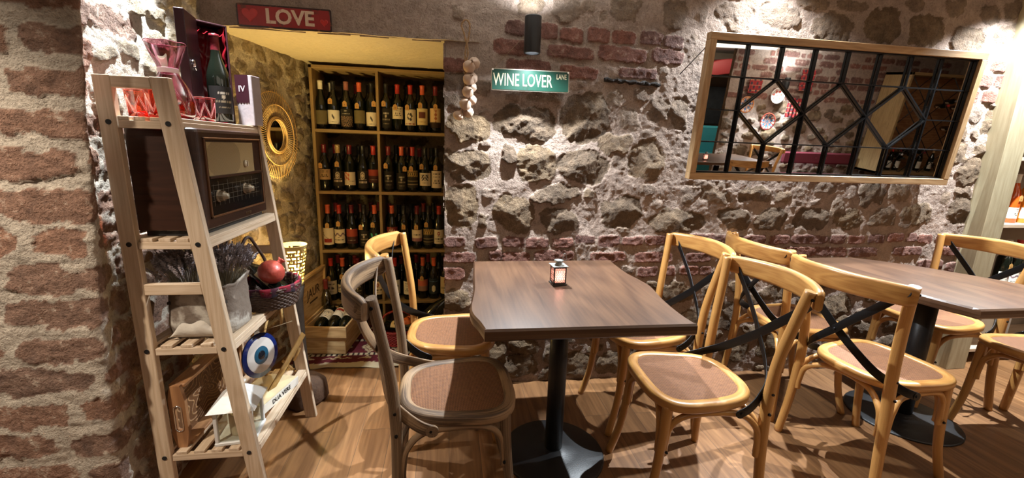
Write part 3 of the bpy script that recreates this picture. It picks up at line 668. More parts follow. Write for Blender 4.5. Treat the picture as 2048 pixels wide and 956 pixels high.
# ------------------------------------------------------------------ cross-back chair
def seat_outline(n=64, off=0.0):
    out = []
    for k in range(n):
        t = 2*math.pi*k/n; c, s = math.cos(t), math.sin(t); e = 2/3.2
        x = .198*math.copysign(abs(c)**e, c)
        wd = .194+.125*x
        y = wd*math.copysign(abs(s)**e, s)
        out.append((x, y))
    if off:
        P = [Vector((a, b)) for a, b in out]; r = []
        for k in range(n):
            t = (P[(k+1) % n]-P[k-1]).normalized(); nn = Vector((-t.y, t.x)); r.append(tuple(P[k]+nn*off))
        out = r
    return out
def make_chair(name, wm, sm, label, group=None, seatcol=None, strap_w=.033, strap_t=.004):
    t = empty(name, label=label, cat='chair', group=group)
    # seat ring (bull-nosed) and rebate
    ring = MB(); n = 72
    prof = [(.002, .438), (-.004, .444), (-.005, .464), (.001, .4725), (.010, .4750), (.031, .4740), (.036, .469), (.036, .438)]
    V = []; F = []; U = []; loops = [seat_outline(n, o) for o, z in prof]; m_ = len(prof)
    cum = 0; cs = []
    for k in range(n+1):
        cs.append(cum); a = loops[0][k % n]; b = loops[0][(k+1) % n]; cum += math.hypot(a[0]-b[0], a[1]-b[1])
    for j, (o, z) in enumerate(prof):
        for (x, y) in loops[j]: V.append((x, y, z-.004*max(0, 1-abs(x+.02)/.2)))
    pc = [0]
    for j in range(m_): a = prof[j]; b = prof[(j+1) % m_]; pc.append(pc[-1]+math.hypot(a[0]-b[0], a[1]-b[1]))
    for j in range(m_):
        for k in range(n):
            k2 = (k+1) % n; j2 = (j+1) % m_
            F.append([j*n+k, j*n+k2, j2*n+k2, j2*n+k])
            U.append([(pc[j], cs[k]), (pc[j], cs[k+1]), (pc[j+1], cs[k+1]), (pc[j+1], cs[k])])
    ring.add(V, F, U, 0, True); ring.build('seat_frame', wm, t)
    # woven panel
    c = MB(); lp = seat_outline(n, .034); V = [(0, 0, .463)]; F = []
    for q, f_ in enumerate((.5, 1.0)):
        for (x, y) in lp: V.append((x*f_, y*f_, .4635+.004*f_))
    for k in range(n):
        k2 = (k+1) % n; F.append([0, 1+k, 1+k2]); F.append([1+k, 1+n+k, 1+n+k2, 1+k2])
    c.add(V, F, None, 0, True); c.build('woven_seat', sm, t)
    legs = []
    for s in (1, -1):
        p = MB(); pts = arc([(-.214, s*.222, 0), (-.202, s*.205, .17), (-.197, s*.193, .36), (-.200, s*.188, .47), (-.211, s*.191, .62), (-.236, s*.208, .78), (-.254, s*.224, .888)], 6)
        rr = interp([.0170, .0182, .0195, .0198, .0190, .0182, .0175], 6)
        p.tube(pts, [(r*1.05, r*.92) for r in rr], 12, up=(1, 0, 0)); p.build('leg', wm, t)
    for s in (1, -1):
        p = MB(); pts = arc([(.152, s*.160, .448), (.158, s*.162, .33), (.178, s*.167, .15), (.216, s*.178, 0)], 6)
        p.tube(pts, interp([.0195, .0180, .0160, .0165], 6), 12, up=(1, 0, 0)); p.build('leg', wm, t)
    # crest rail
    p = MB(); pts = []; sc = []
    for k in range(25):
        y = -.250+.500*k/24; q = y/.250
        pts.append((-.268-.088*(1-abs(q)**2.2), y, .856+.003*(1-q*q))); e_ = min(1, (1-abs(q))/.07); e_ = max(.0, e_)
        sc.append((.72+.28*math.sin(e_*math.pi/2), .75+.25*e_))
    p.sweep(pts, rrect(.0145, .037, .0135, 4), up=(0, 0, 1), scale=[(b, a*(1+.14*(1-abs(-1+2*i/24)))) for i, (a, b) in enumerate(sc)], caps=True)
    p.build('crest_rail', wm, t)
    # crossing straps
    straps = []
    for s in (1, -1):
        path = arc([(-.292, s*.226, .868), (-.293, s*.206, .845), (-.294, s*.145, .780), (-.285+.004*s, s*.07, .706), (-.272+.004*s, 0, .637), (-.252+.004*s, -s*.075, .570), (-.222, -s*.138, .515), (-.175, -s*.178, .478), (-.128, -s*.2010, .452), (-.088, -s*.2095, .437)], 5)
        nr = interp([0, 0, 0, 0, 0, .05, .25, .75, .95, 1.0], 5)
        nrm = [Vector((-(1-q), -s*q, .25*(1-q)+.0)) for q in nr]
        p = MB(); sw = [1.0]*len(path)
        p.sweep(path, rrect(strap_w/2, strap_t/2, strap_t*.45, 2), normals=nrm)
        # rounded end plates
        for e, nn in ((path[0], nrm[0]), (path[-1], nrm[-1])):
            nn = Vector(nn).normalized(); p.cyl(e-nn*strap_t*.5, e+nn*strap_t*.5, strap_w/2, 14)
        p.build('back_strap', mat['black_metal'] if seatcol is None else wm, t)
        straps.append((path, nrm))
    # bent hoops under the seat
    def hoop(a, b, mid0, mid1, name='leg_hoop'):
        pts = arc([a, (a[0]*.985+mid0[0]*.015, a[1]*.985+mid0[1]*.015, a[2]+.05), (a[0]*.8+mid0[0]*.2, a[1]*.8+mid0[1]*.2, .372), (mid0[0], mid0[1], .415), (mid1[0], mid1[1], .415), (b[0]*.8+mid1[0]*.2, b[1]*.8+mid1[1]*.2, .372), (b[0]*.985+mid1[0]*.015, b[1]*.985+mid1[1]*.015, b[2]+.05), b], 6)
        p = MB(); p.tube(pts, .0118, 10, up=(0.1, 0.2, 1)); p.build(name, wm, t)
    for s in (1, -1):
        hoop((.150, s*.164, .255), (-.182, s*.197, .255), (.070, s*.172, 0), (-.100, s*.176, 0))
    hoop((.165, .145, .255), (.165, -.145, .255), (.150, .070, 0), (.150, -.070, 0))
    hoop((-.196, .178, .255), (-.196, -.178, .255), (-.158, .075, 0), (-.158, -.075, 0))
    # screws
    spots = []
    for s in (1, -1):
        spots += [((-.252, s*.2405, .862), (0, s, 0)), ((-.200, s*.2070, .505), (0, s, 0)), ((-.197, s*.2110, .430), (0, s, 0)),
                  ((-.296, s*.222, .864), (-1, 0, .1)), ((-.092, s*.2115, .438), (0, s, 0)), ((.150, s*.182, .275), (0, s, 0))]
    spots.append(((-.280, 0, .637), (-1, 0, .25)))
    for c_, d_ in spots:
        c_ = Vector(c_); d_ = Vector(d_).normalized(); p = MB(); p.cyl(c_-d_*.002, c_+d_*.0035, .0058, 10, r2=.0045); p.build('screw', mat['black_metal'], t)
    return t
def put(o, x, y, deg): o.location = (x, y, 0); o.rotation_euler = (0, 0, R(deg)); return o

G1 = 'cross-back chairs around the dining tables'
chA = put(make_chair('dining_chair', mat['weathered_wood'], mat['cane'], 'grey weathered wooden cross-back chair, nearest on the left of the table with the lantern', G1, True, .040, .009), .028, 1.410, 2)
chB = put(make_chair('dining_chair', mat['light_wood'], mat['cane'], 'light wooden cross-back chair behind the grey weathered one, beside the wine niche', G1), .012, 1.886, -3)
def chair(x, y, d, label):
    c = copy_tree(chB); c['label'] = label; return put(c, x, y, d)
chC = chair(.918, 1.397, 178, 'light wooden cross-back chair at the near right corner of the table with the lantern')
chD = chair(.947, 1.880, 183.5, 'light wooden chair between the lantern table and the stone wall, right side, partly behind another')
chE = chair(1.845, 1.925, -3.3, 'light wooden chair by the stone wall at the left end of the second table')
chF = chair(1.830, 1.436, 5, 'light wooden cross-back chair nearest to the viewer at the second table')
chG = chair(2.70, 1.905, 180, 'pale wooden cross-back chair at the second table, beside the pale shelf post')
chH = chair(2.79, 1.448, 181, 'pale wooden chair cut off at the right, only its seat front showing')

# ------------------------------------------------------------------ tables
def table(name, outline, z, th, pole, base_r, label, pole_r=.038):
    t = empty(name, (pole[0], pole[1], 0), label=label, cat='table', group='live-edge tables on black pedestals')
    px_, py_ = pole; n = len(outline)
    P = [Vector((a-px_, b-py_)) for a, b in outline]
    top = MB(); V = []; F = []; U = []
    prof = [(.010, z-th), (.001, z-th+.008), (-.0, z-th*.5), (.001, z-.007), (.007, z)]
    nr = []
    for k in range(n):
        tt = (P[(k+1) % n]-P[k-1]).normalized(); nr.append(Vector((-tt.y, tt.x)))
    for o, zz in prof:
        for k in range(n): q = P[k]+nr[k]*o; V.append((q.x, q.y, zz))
    m_ = len(prof); cum = [0]
    for k in range(n): cum.append(cum[-1]+(P[(k+1) % n]-P[k]).length)
    for j in range(m_-1):
        for k in range(n):
            k2 = (k+1) % n; F.append([j*n+k, j*n+k2, (j+1)*n+k2, (j+1)*n+k])
            U.append([(prof[j][1], cum[k]), (prof[j][1], cum[k+1]), (prof[j+1][1], cum[k+1]), (prof[j+1][1], cum[k])])
    F.append([(m_-1)*n+k for k in range(n)]); U.append([(V[(m_-1)*n+k][0], V[(m_-1)*n+k][1]) for k in range(n)])
    F.append([k for k in range(n)][::-1]); U.append([(V[k][0], V[k][1]) for k in range(n)][::-1])
    top.add(V, F, U, 0, False); top.build('tabletop', mat['walnut'], t)
    p = MB(); p.cyl((0, 0, .03), (0, 0, z-th-.006), pole_r, 28); p.build('pedestal', mat['black_paint'], t)
    p = MB(); p.lathe([(0, .0), (base_r, 0), (base_r, .006), (base_r-.006, .010), (base_r*.5, .020), (.06, .028), (.048, .034), (0, .034)], 56); p.build('base_plate', mat['black_paint'], t)
    p = MB(); p.box((-.16, -.03, z-th-.008), (.16, .03, z-th)); p.box((-.03, -.16, z-th-.008), (.03, .16, z-th)); p.build('mounting_bracket', mat['black_paint'], t)
    return t
def wavy(pts, n=5): return [(p.x, p.y) for p in arc([(a, b, 0) for a, b in pts], n)]
lf = wavy([(.118, 2.045), (.104, 1.808), (.093, 1.605), (.072, 1.432), (.075, 1.357), (.094, 1.29), (.108, 1.222)])
rg = wavy([(.818, 1.218), (.812, 1.31), (.822, 1.456), (.849, 1.62), (.840, 1.712), (.825, 1.838), (.831, 2.052)])
table('dining_table', lf+rg, .76, .043, (.455, 1.60), .222, 'square walnut live-edge table on a round black base, small lantern on top')
lf2 = wavy([(1.985, 2.075), (1.975, 1.95), (1.99, 1.70), (1.985, 1.46), (2.035, 1.272)])
rg2 = wavy([(2.70, 1.270), (2.72, 1.40), (2.69, 1.556), (2.63, 1.69), (2.52, 1.87), (2.40, 2.0), (2.29, 2.082)])
table('dining_table', lf2+rg2, .76, .043, (2.35, 1.68), .24, 'walnut table with an angled corner, on the right under the panelled mirror', .043)

# ------------------------------------------------------------------ wine rack in the niche
rk = empty('wine_rack', (-.43, 3.19, 0), label='tall open wooden wine rack with two bays of bottles in the niche', cat='shelf')
RT = [.19, .577, .99, 1.401]
def bx(name, a, b, m, parent, o=(0, 0, 0), bev=.0015):
    g = MB(); g.box([a[i]-o[i] for i in range(3)], [b[i]-o[i] for i in range(3)], bev=bev); return g.build(name, m, parent)
o_ = (-.43, 3.19, 0)
bx('side_panel', (-.898, 3.05, 0), (-.878, 3.34, 1.80), mat['rack_wood'], rk, o_)
bx('side_panel', (.015, 3.05, 0), (.035, 3.34, 1.80), mat['rack_wood'], rk, o_)
bx('divider', (-.484, 3.052, 0), (-.466, 3.34, 1.78), mat['rack_wood'], rk, o_)
for z in RT: bx('shelf_board', (-.878, 3.05, z-.02), (.015, 3.34, z), mat['rack_wood'], rk, o_)
bx('top_board', (-.898, 3.05, 1.78), (.035, 3.34, 1.80), mat['rack_wood'], rk, o_)

mat['bottle_glass'] = plain('bottle_glass', (.006, .008, .005), .06, 0, 0, 80, 0, .6)
mat['label'] = vcol('label', .6)
mat['tag_card'] = plain('tag_card', (.55, .30, .085), .7, 0, .2, 200, .1)
mat['string'] = plain('string', (.25, .18, .10), .8)
mat['clear_glass'] = pane('clear_glass', (.86, .88, .80), .25)
CAP = {}
def cap(c):
    if c not in CAP: CAP[c] = plain('capsule_foil_%d' % len(CAP), c, .35, .0, .1, 120, .15)
    return CAP[c]
RED = (.45, .03, .02); DRED = (.16, .012, .018); BLK = (.012, .012, .013); GOLD = (.45, .30, .12); SIL = (.5, .5, .5); ORG = (.65, .12, .05); PNK = (.6, .2, .16)
CRM = (.72, .62, .44); WHT = (.78, .74, .64); OLV = (.13, .105, .05); TAN = (.52, .34, .16)
def motif(style, u, v, base):
    """printed artwork on a wine label, u -1..1, v 0..1"""
    ink = tuple(c*.12 for c in base); r = math.hypot(u, (v-.55)*1.6)
    row = lambda a, b, w: a < v < b and abs(u) < w and (int((u+2)*17) % 3 != 0)
    if style == 'bird':
        if abs(u-.05+(v-.5)*.6) < .13*(1-abs(v-.52)/.22) and .3 < v < .74: return (.03, .025, .03)
        if row(.12, .17, .4): return ink
    elif style == 'lattice':
        base = (.02, .018, .016)
        if v < .6 and (abs(math.sin(u*12+v*14)) < .25 or abs(math.sin(u*12-v*14)) < .25): return (.42, .26, .15)
        if row(.70, .76, .5) or row(.86, .92, .2): return (.5, .45, .35)
    elif style == 'plain':
        if row(.1, .15, .5): return tuple(c*1.6 for c in base)
    elif style == 'lines':
        for k in (.8, .62, .25):
            if row(k, k+.06, .6): return ink
        if .38 < v < .5 and abs(u) < .45 and math.sin(u*22) > .1: return ink
    elif style == 'portrait':
        if r < .42 and (math.sin(u*13)+math.sin(v*21+u*5)) > -.1 and r > .10: return (.05, .04, .035)
        if row(.06, .13, .7): return (.25, .03, .03)
    elif style == 'square':
        if abs(u) < .48 and .42 < v < .8: return (.13, .035, .02)
        if row(.16, .21, .5): return (.3, .15, .06)
    elif style == 'figure':
        if abs(u-.08) < .16 and .3 < v < .9 and math.sin(v*30)+math.sin(u*19) > -.6: return (.35, .10, .04)
        if v < .27: return (.03, .015, .012)
    elif style == 'blob':
        if u < .15 and v > .35 and math.sin(u*17+3)+math.sin(v*19+u*9) > .1: return (.55, .10, .05)
        if row(.3, .34, .9) and u > 0: return ink
    elif style == 'dark':
        base = (.018, .015, .013)
        if row(.72, .80, .45): return (.55, .5, .4)
        if row(.42, .47, .6) or row(.2, .26, .4): return (.30, .24, .15)
        if math.hypot(u, (v-.6)*1.5) < .12: return (.5, .42, .3)
    elif style == 'emblem':
        base = (.018, .015, .013); q = math.hypot(u, (v-.72)*1.3)
        if q < .30 and not (.16 < q < .22): return (.62, .52, .36)
        if row(.30, .42, .6) or row(.48, .52, .5): return (.6, .5, .38)
    elif style == 'redband':
        base = (.05, .012, .010) if v < .5 else (.30, .045, .025)
        if row(.2, .26, .6): return (.4, .3, .2)
    elif style == 'eagle':
        if .42 < v < .85 and abs(u) < .5 and abs(math.sin(abs(u)*9+v*11)) > .45 and abs(u) > .04: return (.05, .04, .04)
        if row(.2, .26, .4): return ink
    elif style == 'sun':
        base = (.20, .025, .02); q = math.hypot(u-.05, (v-.5)*1.5); a = math.atan2((v-.5)*1.5, u-.05)
        if q < .34 or (q < .6 and math.cos(a*14) > .1 and abs(a) > .8): return (.75, .62, .40)
    elif style == 'snail':
        if .15 < v < .38 and abs(u) < .6: return (.33, .03, .02)
        if .38 < v < .75 and abs(u+.2-.5*math.sin(v*7)) < .06: return ink
    elif style == 'hat':
        if .52 < v < .62 and abs(u-.05) < .55: return (.04, .05, .05)
        if .6 < v < .78 and abs(u-.05) < .32: return (.04, .05, .05)
        if .2 < v < .54 and abs(u+.05) < .3 and math.sin(v*23)+u < .7: return (.05, .06, .06)
        if v < .2 and abs(u) < .45: return (.04, .05, .05)
        if .88 < v < .97 and abs(abs(u)-.09*(1-(v-.88)/.09)) < .05: return ink
    elif style == 'moon':
        base = (.02, .03, .04)
        if math.hypot(u, (v-.35)*1.3) < .28: return (.75, .66, .45)
        if row(.8, .84, .8): return (.15, .25, .35)
    elif style == 'sunset':
        return (.62, .16, .09) if v > .45 else ((.40, .22, .14) if v > .4 else (.30, .17, .12))
    elif style == 'green':
        base = (.014, .016, .015)
        if .45 < v < .75 and math.sin(u*9+v*8) > .3: return (.10, .55, .38)
    elif style == 'crest':
        if math.hypot(u, (v-.72)*1.4) < .2 and math.hypot(u, (v-.72)*1.4) > .08: return (.3, .04, .04)
        if row(.3, .42, .65) or row(.52, .56, .3) or row(.18, .22, .4): return ink
    elif style == 'band':
        if v < .28: return (.30, .14, .16)
        if row(.5, .62, .5): return ink
    elif style == 'gold':
        base = (.02, .018, .014)
        if v > .62: return (.5, .33, .10) if math.sin(u*21+v*13) > -.2 else base
        if .36 < v < .42 or .18 < v < .22: return (.35, .26, .12)
    elif style == 'mustache':
        if .35 < v < .62 and abs(u) < .5 and abs(u) > .08 and (v-.48) < .12-abs(u)*.25: return (.04, .03, .03)
        if row(.72, .8, .6) or row(.16, .21, .4): return ink
    elif style == 'splash':
        if abs(v-.62+.08*math.sin(u*8)) < .07: return (.20, .12, .14)
        if row(.2, .3, .7) or row(.4, .46, .2): return ink
    return base
BP = {'bord': [(0, 0), (.034, 0), (.0370, .005), (.0370, .188), (.0355, .200), (.029, .214), (.0195, .230), (.0152, .246), (.0142, .262), (.0142, .300), (.0158, .302), (.0158, .310), (0, .310)],
      'burg': [(0, 0), (.036, 0), (.0390, .005), (.0390, .150), (.0365, .172), (.0285, .200), (.0195, .226), (.0155, .250), (.0145, .268), (.0145, .300), (.016, .302), (.016, .308), (0, .308)]}
_cache = {}
def bottle(label, group, loc, capc, style=None, base=CRM, shape='bord', tagx=None, tagz=.185, h=1.0, lz=(.055, .145), full=True, glass=None, rz=0.0, cat='bottle', seg=22, capz=.250, sc=1.0):
    t = empty('wine_bottle', loc, rz, label, cat, group); t.scale = (sc, sc, sc)
    def shared(key, mk):
        if key in _cache:
            o = bpy.data.objects.new(key[0], _cache[key]); COL.objects.link(o); o.parent = t
        else:
            o = mk(); o.parent = t; _cache[key] = o.data
        return o
    gm = glass or mat['bottle_glass']
    shared(('glass', shape, h, gm.name), lambda: MB().lathe([(r, z*h) for r, z in BP[shape]], seg).build('glass', gm))
    if capc: shared(('capsule', shape, h, capc, capz), lambda: MB().lathe([(.0150 if shape == 'bord' else .0155, capz*h), (.0152, (capz+.004)*h), (.0150, .301*h), (.0166, .3025*h), (.0166, .3115*h), (.013, .3125*h), (0, .3125*h)], seg).build('capsule', cap(capc)))
    if style:
        R0 = BP[shape][3][0]+.0005
        def mk():
            g = MB(); nu, nv = 26, 26; V = []; F = []
            for j in range(nv+1):
                for i in range(nu+1):
                    a = R(-90-74+148*i/nu); V.append((R0*math.cos(a), R0*math.sin(a), lz[0]+(lz[1]-lz[0])*j/nv))
            for j in range(nv):
                for i in range(nu): F.append([j*(nu+1)+i, j*(nu+1)+i+1, (j+1)*(nu+1)+i+1, (j+1)*(nu+1)+i])
            g.add(V, F, None, 0, True); o = g.build('label', mat['label'])
            def fn(c):
                u = (math.degrees(math.atan2(c.y, c.x))+90)/74; return motif(style, u, (c.z-lz[0])/(lz[1]-lz[0]), base)
            paint(o, fn); return o
        shared(('label', style, base, shape, lz), mk)
    if tagx is not None:
        g = MB(); y = -.0425; w_ = .0135; V = [(-w_, y, -.019), (w_, y, -.019), (w_, y, .008), (.005, y, .018), (-.005, y, .018), (-w_, y, .008)]
        V2 = [(a, b+.0012, c) for a, b, c in V]; F = [[0, 1, 2, 3, 4, 5], [11, 10, 9, 8, 7, 6]]+[[k, k+6, (k+1) % 6+6, (k+1) % 6] for k in range(6)]
        g.add(V+V2, F); tg = g.build('price_tag', mat['tag_card'], t, (tagx, 0, tagz))
        g = MB(); g.box((-.002, y-.0004, -.010), (.002, y-.0001, -.001)); g.build('printed_price', cap((.2, .09, .03)), tg)
        g = MB(); g.tube([(tagx, y, tagz+.015), (tagx*.5, -.030, tagz+.05), (0, -.0165, .252)], .0005, 4); g.tube([(tagx, y, tagz+.015), (tagx*.5+.010, -.030, tagz+.045), (.006, -.0155, .252)], .0005, 4); g.build('tag_string', mat['string'], t)
    return t
rows = [
 (3, [(-.849, WHT, 'plain', OLV, 'burg', None, 'with a brown label and white and red cap', (.03, .12)),
      (-.770, BLK, 'bird', WHT, 'burg', -.012, 'with a white bird label', (.035, .125)),
      (-.684, (.30, .12, .10), 'lattice', WHT, 'burg', -.004, 'with a black label of criss-cross lines', (.02, .135)),
      (-.602, ORG, 'plain', (.16, .13, .06), 'bord', -.010, 'with an olive label and orange cap', (.045, .13)),
      (-.523, BLK, 'bird', (.76, .68, .52), 'bord', .020, 'with a cream bird label and black cap', (.03, .12)),
      (-.426, BLK, 'dark', WHT, 'bord', -.012, 'all black with small white print', (.02, .15)),
      (-.352, RED, 'lines', CRM, 'bord', -.012, 'with a short cream label and bright red cap', (.085, .165)),
      (-.266, RED, 'portrait', CRM, 'bord', -.018, 'with a printed portrait label and red cap', (.045, .15)),
      (-.186, ORG, 'square', (.68, .55, .28), 'bord', -.012, 'with a yellow label bearing a brown square', (.05, .16)),
      (-.098, DRED, 'figure', (.70, .50, .26), 'bord', .002, 'with a tan label over a black band', (.035, .165))]),
 (2, [(-.849, DRED, 'lines', TAN, 'burg', -.018, 'with a wide orange-tan label', (.075, .145)),
      (-.760, GOLD, 'emblem', WHT, 'burg', .000, 'with a gold cap and black label', (.03, .135)),
      (-.682, DRED, 'blob', CRM, 'bord', None, 'with a cream label splashed red', (.04, .13)),
      (-.595, BLK, 'emblem', WHT, 'burg', None, 'black with a round gold emblem', (.02, .14)),
      (-.524, RED, 'redband', WHT, 'bord', None, 'with a dark red banded label and red cap', (.06, .15)),
      (-.422, DRED, 'dark', WHT, 'bord', -.014, 'black with gold print, first in its bay', (.02, .14)),
      (-.334, ORG, 'dark', WHT, 'bord', .024, 'black with a tag swung to the right', (.015, .13)),
      (-.258, RED, 'gold', WHT, 'bord', -.008, 'black with gold label bands and red cap', (.03, .15)),
      (-.171, BLK, 'eagle', CRM, 'burg', -.022, 'with a cream label of a dark spread bird', (.045, .135)),
      (-.092, BLK, 'lines', (.70, .60, .44), 'bord', -.006, 'with a tall cream label and black cap', (.03, .15))]),
 (1, [(-.847, ORG, 'snail', CRM, 'bord', .002, 'with a cream label and a red shape', (.03, .15)),
      (-.772, RED, 'splash', CRM, 'bord', .000, 'with a cream label crossed by a dark streak', (.04, .14)),
      (-.686, DRED, 'redband', WHT, 'burg', None, 'with a dull red label, no tag', (.04, .145)),
      (-.603, BLK, 'dark', WHT, 'bord', -.018, 'black, tag hanging left of its middle', (.02, .13)),
      (-.530, ORG, 'green', WHT, 'bord', -.008, 'black with a green pattern on its label', (.03, .14)),
      (-.408, ORG, 'sun', WHT, 'burg', None, 'with a red label bearing a pale sun', (.06, .16)),
      (-.326, BLK, 'dark', WHT, 'bord', .000, 'black, tag centred, second in its bay', (.02, .12)),
      (-.2325, DRED, 'band', CRM, 'bord', -.004, 'with a cream label over a mauve band', (.055, .14)),
      (-.152, BLK, 'gold', WHT, 'bord', -.014, 'with a gold patterned black label', (.03, .145)),
      (-.077, RED, 'crest', CRM, 'bord', None, 'with a cream crest label and thin red cap', (.035, .14))]),
 (0, [(-.847, RED, 'mustache', (.50, .42, .30), 'burg', -.010, 'with a greyish label and dark winged mark', (.05, .15)),
      (-.768, ORG, 'splash', CRM, 'bord', .000, 'with a small cream label and orange cap', (.06, .12)),
      (-.660, DRED, 'dark', WHT, 'bord', None, 'black, partly behind the chair', (.03, .13)),
      (-.520, DRED, 'crest', CRM, 'bord', None, 'with a cream label between the chair posts', (.04, .14)),
      (-.398, RED, 'hat', WHT, 'bord', -.020, 'with a white label of a man in a hat', (.04, .15)),
      (-.300, GOLD, 'lines', WHT, 'bord', None, 'with a white label half behind the chair post', (.04, .14)),
      (-.196, ORG, 'sunset', WHT, 'bord', -.006, 'with an orange-red label', (.06, .15)),
      (-.115, ORG, 'moon', WHT, 'bord', None, 'with a dark blue label and pale disc', (.04, .16)),
      (-.030, DRED, 'crest', (.65, .52, .30), 'bord', None, 'at the stone edge of the niche, yellow label', (.04, .17))]),
]
RN = ['lowest', 'third', 'second', 'top']
for ri, lst in rows:
    for i, (x, cc, stl, bs, shp, tgx, d, lz_) in enumerate(lst):
        bottle('bottle %s, on the %s rack shelf' % (d, RN[ri]), 'bottles in the front row of the wine rack', (x, 3.115+.006*math.sin(i*2.3), RT[ri]), cc, stl, bs, shp, tgx, .170+.012*math.sin(i*1.7), 1.0, lz_)
rb = random.Random(4)
for ri, xs in ((3, (-.808, -.72, -.64, -.56, -.38, -.30, -.22)), (2, (-.80, -.725, -.64, -.56, -.38, -.30, -.215, -.13)),
               (1, (-.815, -.735, -.645, -.57, -.51, -.44, -.37, -.28, -.19, -.12)), (0, (-.82, -.735, -.70, -.60, -.56, -.44, -.36, -.25, -.16, -.08))):
    for i, x in enumerate(xs):
        cc = rb.choice([BLK, BLK, DRED, BLK, (.08, .01, .015)]) if i else (SIL if ri == 3 else DRED)
        bottle('dark wine bottle in the back row of the %s rack shelf, only its neck showing' % RN[ri], 'back row bottles, %s rack shelf' % RN[ri], (x, 3.215+.01*math.sin(i*3), RT[ri]), cc, None, seg=14, h=1.0+.03*math.sin(i*5))

# ------------------------------------------------------------------ things on the niche floor
# woven rug
def rug_col(u, v):
    DR = (.085, .008, .013); CR_ = (.42, .35, .23); BK = (.018, .012, .012)
    if v < .10: return CR_
    tooth = .02*abs(((u*14) % 1)-.5)*2
    for lo, hi, c in ((.10, .17, DR),):
        if lo+tooth < v < hi+tooth: return c
    if abs(v-.185-.022*(abs(((u*9) % 1)-.5)*4-1)) < .007: return CR_
    w_ = (v*3.1+.15) % 1; q = (u*5.5) % 1-.5; d = abs(q)*1.3+abs(w_-.5)+.03*math.sin(u*260)
    if d < .09: return BK
    if d < .26: return (.38, .30, .18)
    if d < .32: return DR
    if d < .44: return (.40, .32, .20)
    if d < .47: return BK
    if abs(w_-.5) > .42: return BK if int(u*60) % 2 else CR_
    return DR
g = MB(); nu, nv = 150, 110; V = []; F = []
for j in range(nv+1):
    for i in range(nu+1):
        u, v = i/nu, j/nv; x = -.95+.97*u; y = 2.425+.62*v
        e = .006*math.sin(u*22)+.010*math.exp(-((u-.22)/.05)**2)*math.exp(-v*20)
        V.append((x+.004*math.sin(v*9), y+.012*math.sin(u*7)*(1-v), .007+.004*math.sin(u*31+v*5)*math.exp(-v*8)+max(0, e)*math.exp(-v*12)))
for j in range(nv):
    for i in range(nu): F.append([j*(nu+1)+i, j*(nu+1)+i+1, (j+1)*(nu+1)+i+1, (j+1)*(nu+1)+i])
g.add(V, F, None, 0, True)
rug = g.build('woven_rug', vcol('rug_wool', .95, .5, 260)); tag(rug, 'flat-woven red and cream patterned rug on the floor of the niche', 'rug')
paint(rug, lambda c: rug_col((c.x+.95)/.97, (c.y-2.425)/.62))
md = rug.modifiers.new('s', 'SOLIDIFY'); md.thickness = .006; md.offset = -1

# wooden wine crate with its lid up
cr_ = empty('wine_crate', (-.772, 2.595, .012), R(-6), 'open wooden wine crate with three bottles, lid raised at its left', 'crate')
W = mat['crate_wood']
def B(name, a, b, parent, m=W, bev=.002): g = MB(); g.box(a, b, bev=bev); return g.build(name, m, parent)
B('front_board', (-.125, .008, 0), (.125, .020, .115), cr_); B('lid_rim', (-.145, -.004, .112), (.140, .010, .185), cr_)
B('back_board', (-.125, .375, 0), (.125, .387, .175), cr_); B('side_board', (.115, .010, 0), (.127, .385, .115), cr_); B('side_board', (-.127, .010, 0), (-.115, .385, .175), cr_)
B('side_rim', (.128, .0, .112), (.140, .385, .185), cr_); B('bottom_board', (-.12, .015, .0), (.12, .38, .01), cr_)
lid = B('lid', (-.006, 0, 0), (.006, .37, .30), cr_); lid.location = (-.140, .01, .178); lid.rotation_euler = (0, R(1), 0)
for z0, z1 in ((0, .018), (.282, .30)): B('lid_batten', (.006, 0, z0), (.020, .37, z1), lid)
for y0, y1 in ((0, .018), (.352, .37)): B('lid_batten', (.006, y0, .018), (.020, y1, .282), lid)
ink = plain('burnt_ink', (.05, .025, .012), .8)
text('JAUR', .085, ink, lid, (.0068, .19, .165), (R(90), 0, R(90)), bold=.001)
g = MB(); g.box((.0062, .13, .100), (.0070, .25, .112)); g.build('printed_bar', ink, lid)
def lying(label, loc, direction, capc, style, base, group='bottles lying in the wine crate', roll=0, shape='bord'):
    b_ = bottle(label, group, loc, capc, style, base, shape)
    q = Vector(direction).to_track_quat('Z', 'Y').to_matrix().to_4x4() @ Matrix.Rotation(R(roll), 4, 'Z')
    q.translation = Vector(loc); b_.matrix_world = q; b_.scale = (1, 1, 1); return b_
lying('wine bottle lying in the crate at the left, white label', (-.800, 2.925, .185), (-.17, -.965, -.20), DRED, 'lines', CRM, roll=165)
lying('wine bottle lying in the middle of the crate, big cream label', (-.722, 2.93, .195), (-.16, -.960, -.22), RED, 'snail', WHT, roll=170)
lying('wine bottle lying at the right of the crate, bright red cap', (-.645, 2.92, .190), (-.19, -.96, -.19), RED, 'lines', CRM, roll=170)
bottle('clear glass bottle standing at the back of the crate', None, (-.845, 2.955, .055), (.20, .03, .03), 'plain', WHT, 'bord', None, lz=(.03, .13), glass=pane('olive_glass', (.35, .36, .20), .4), h=1.08)

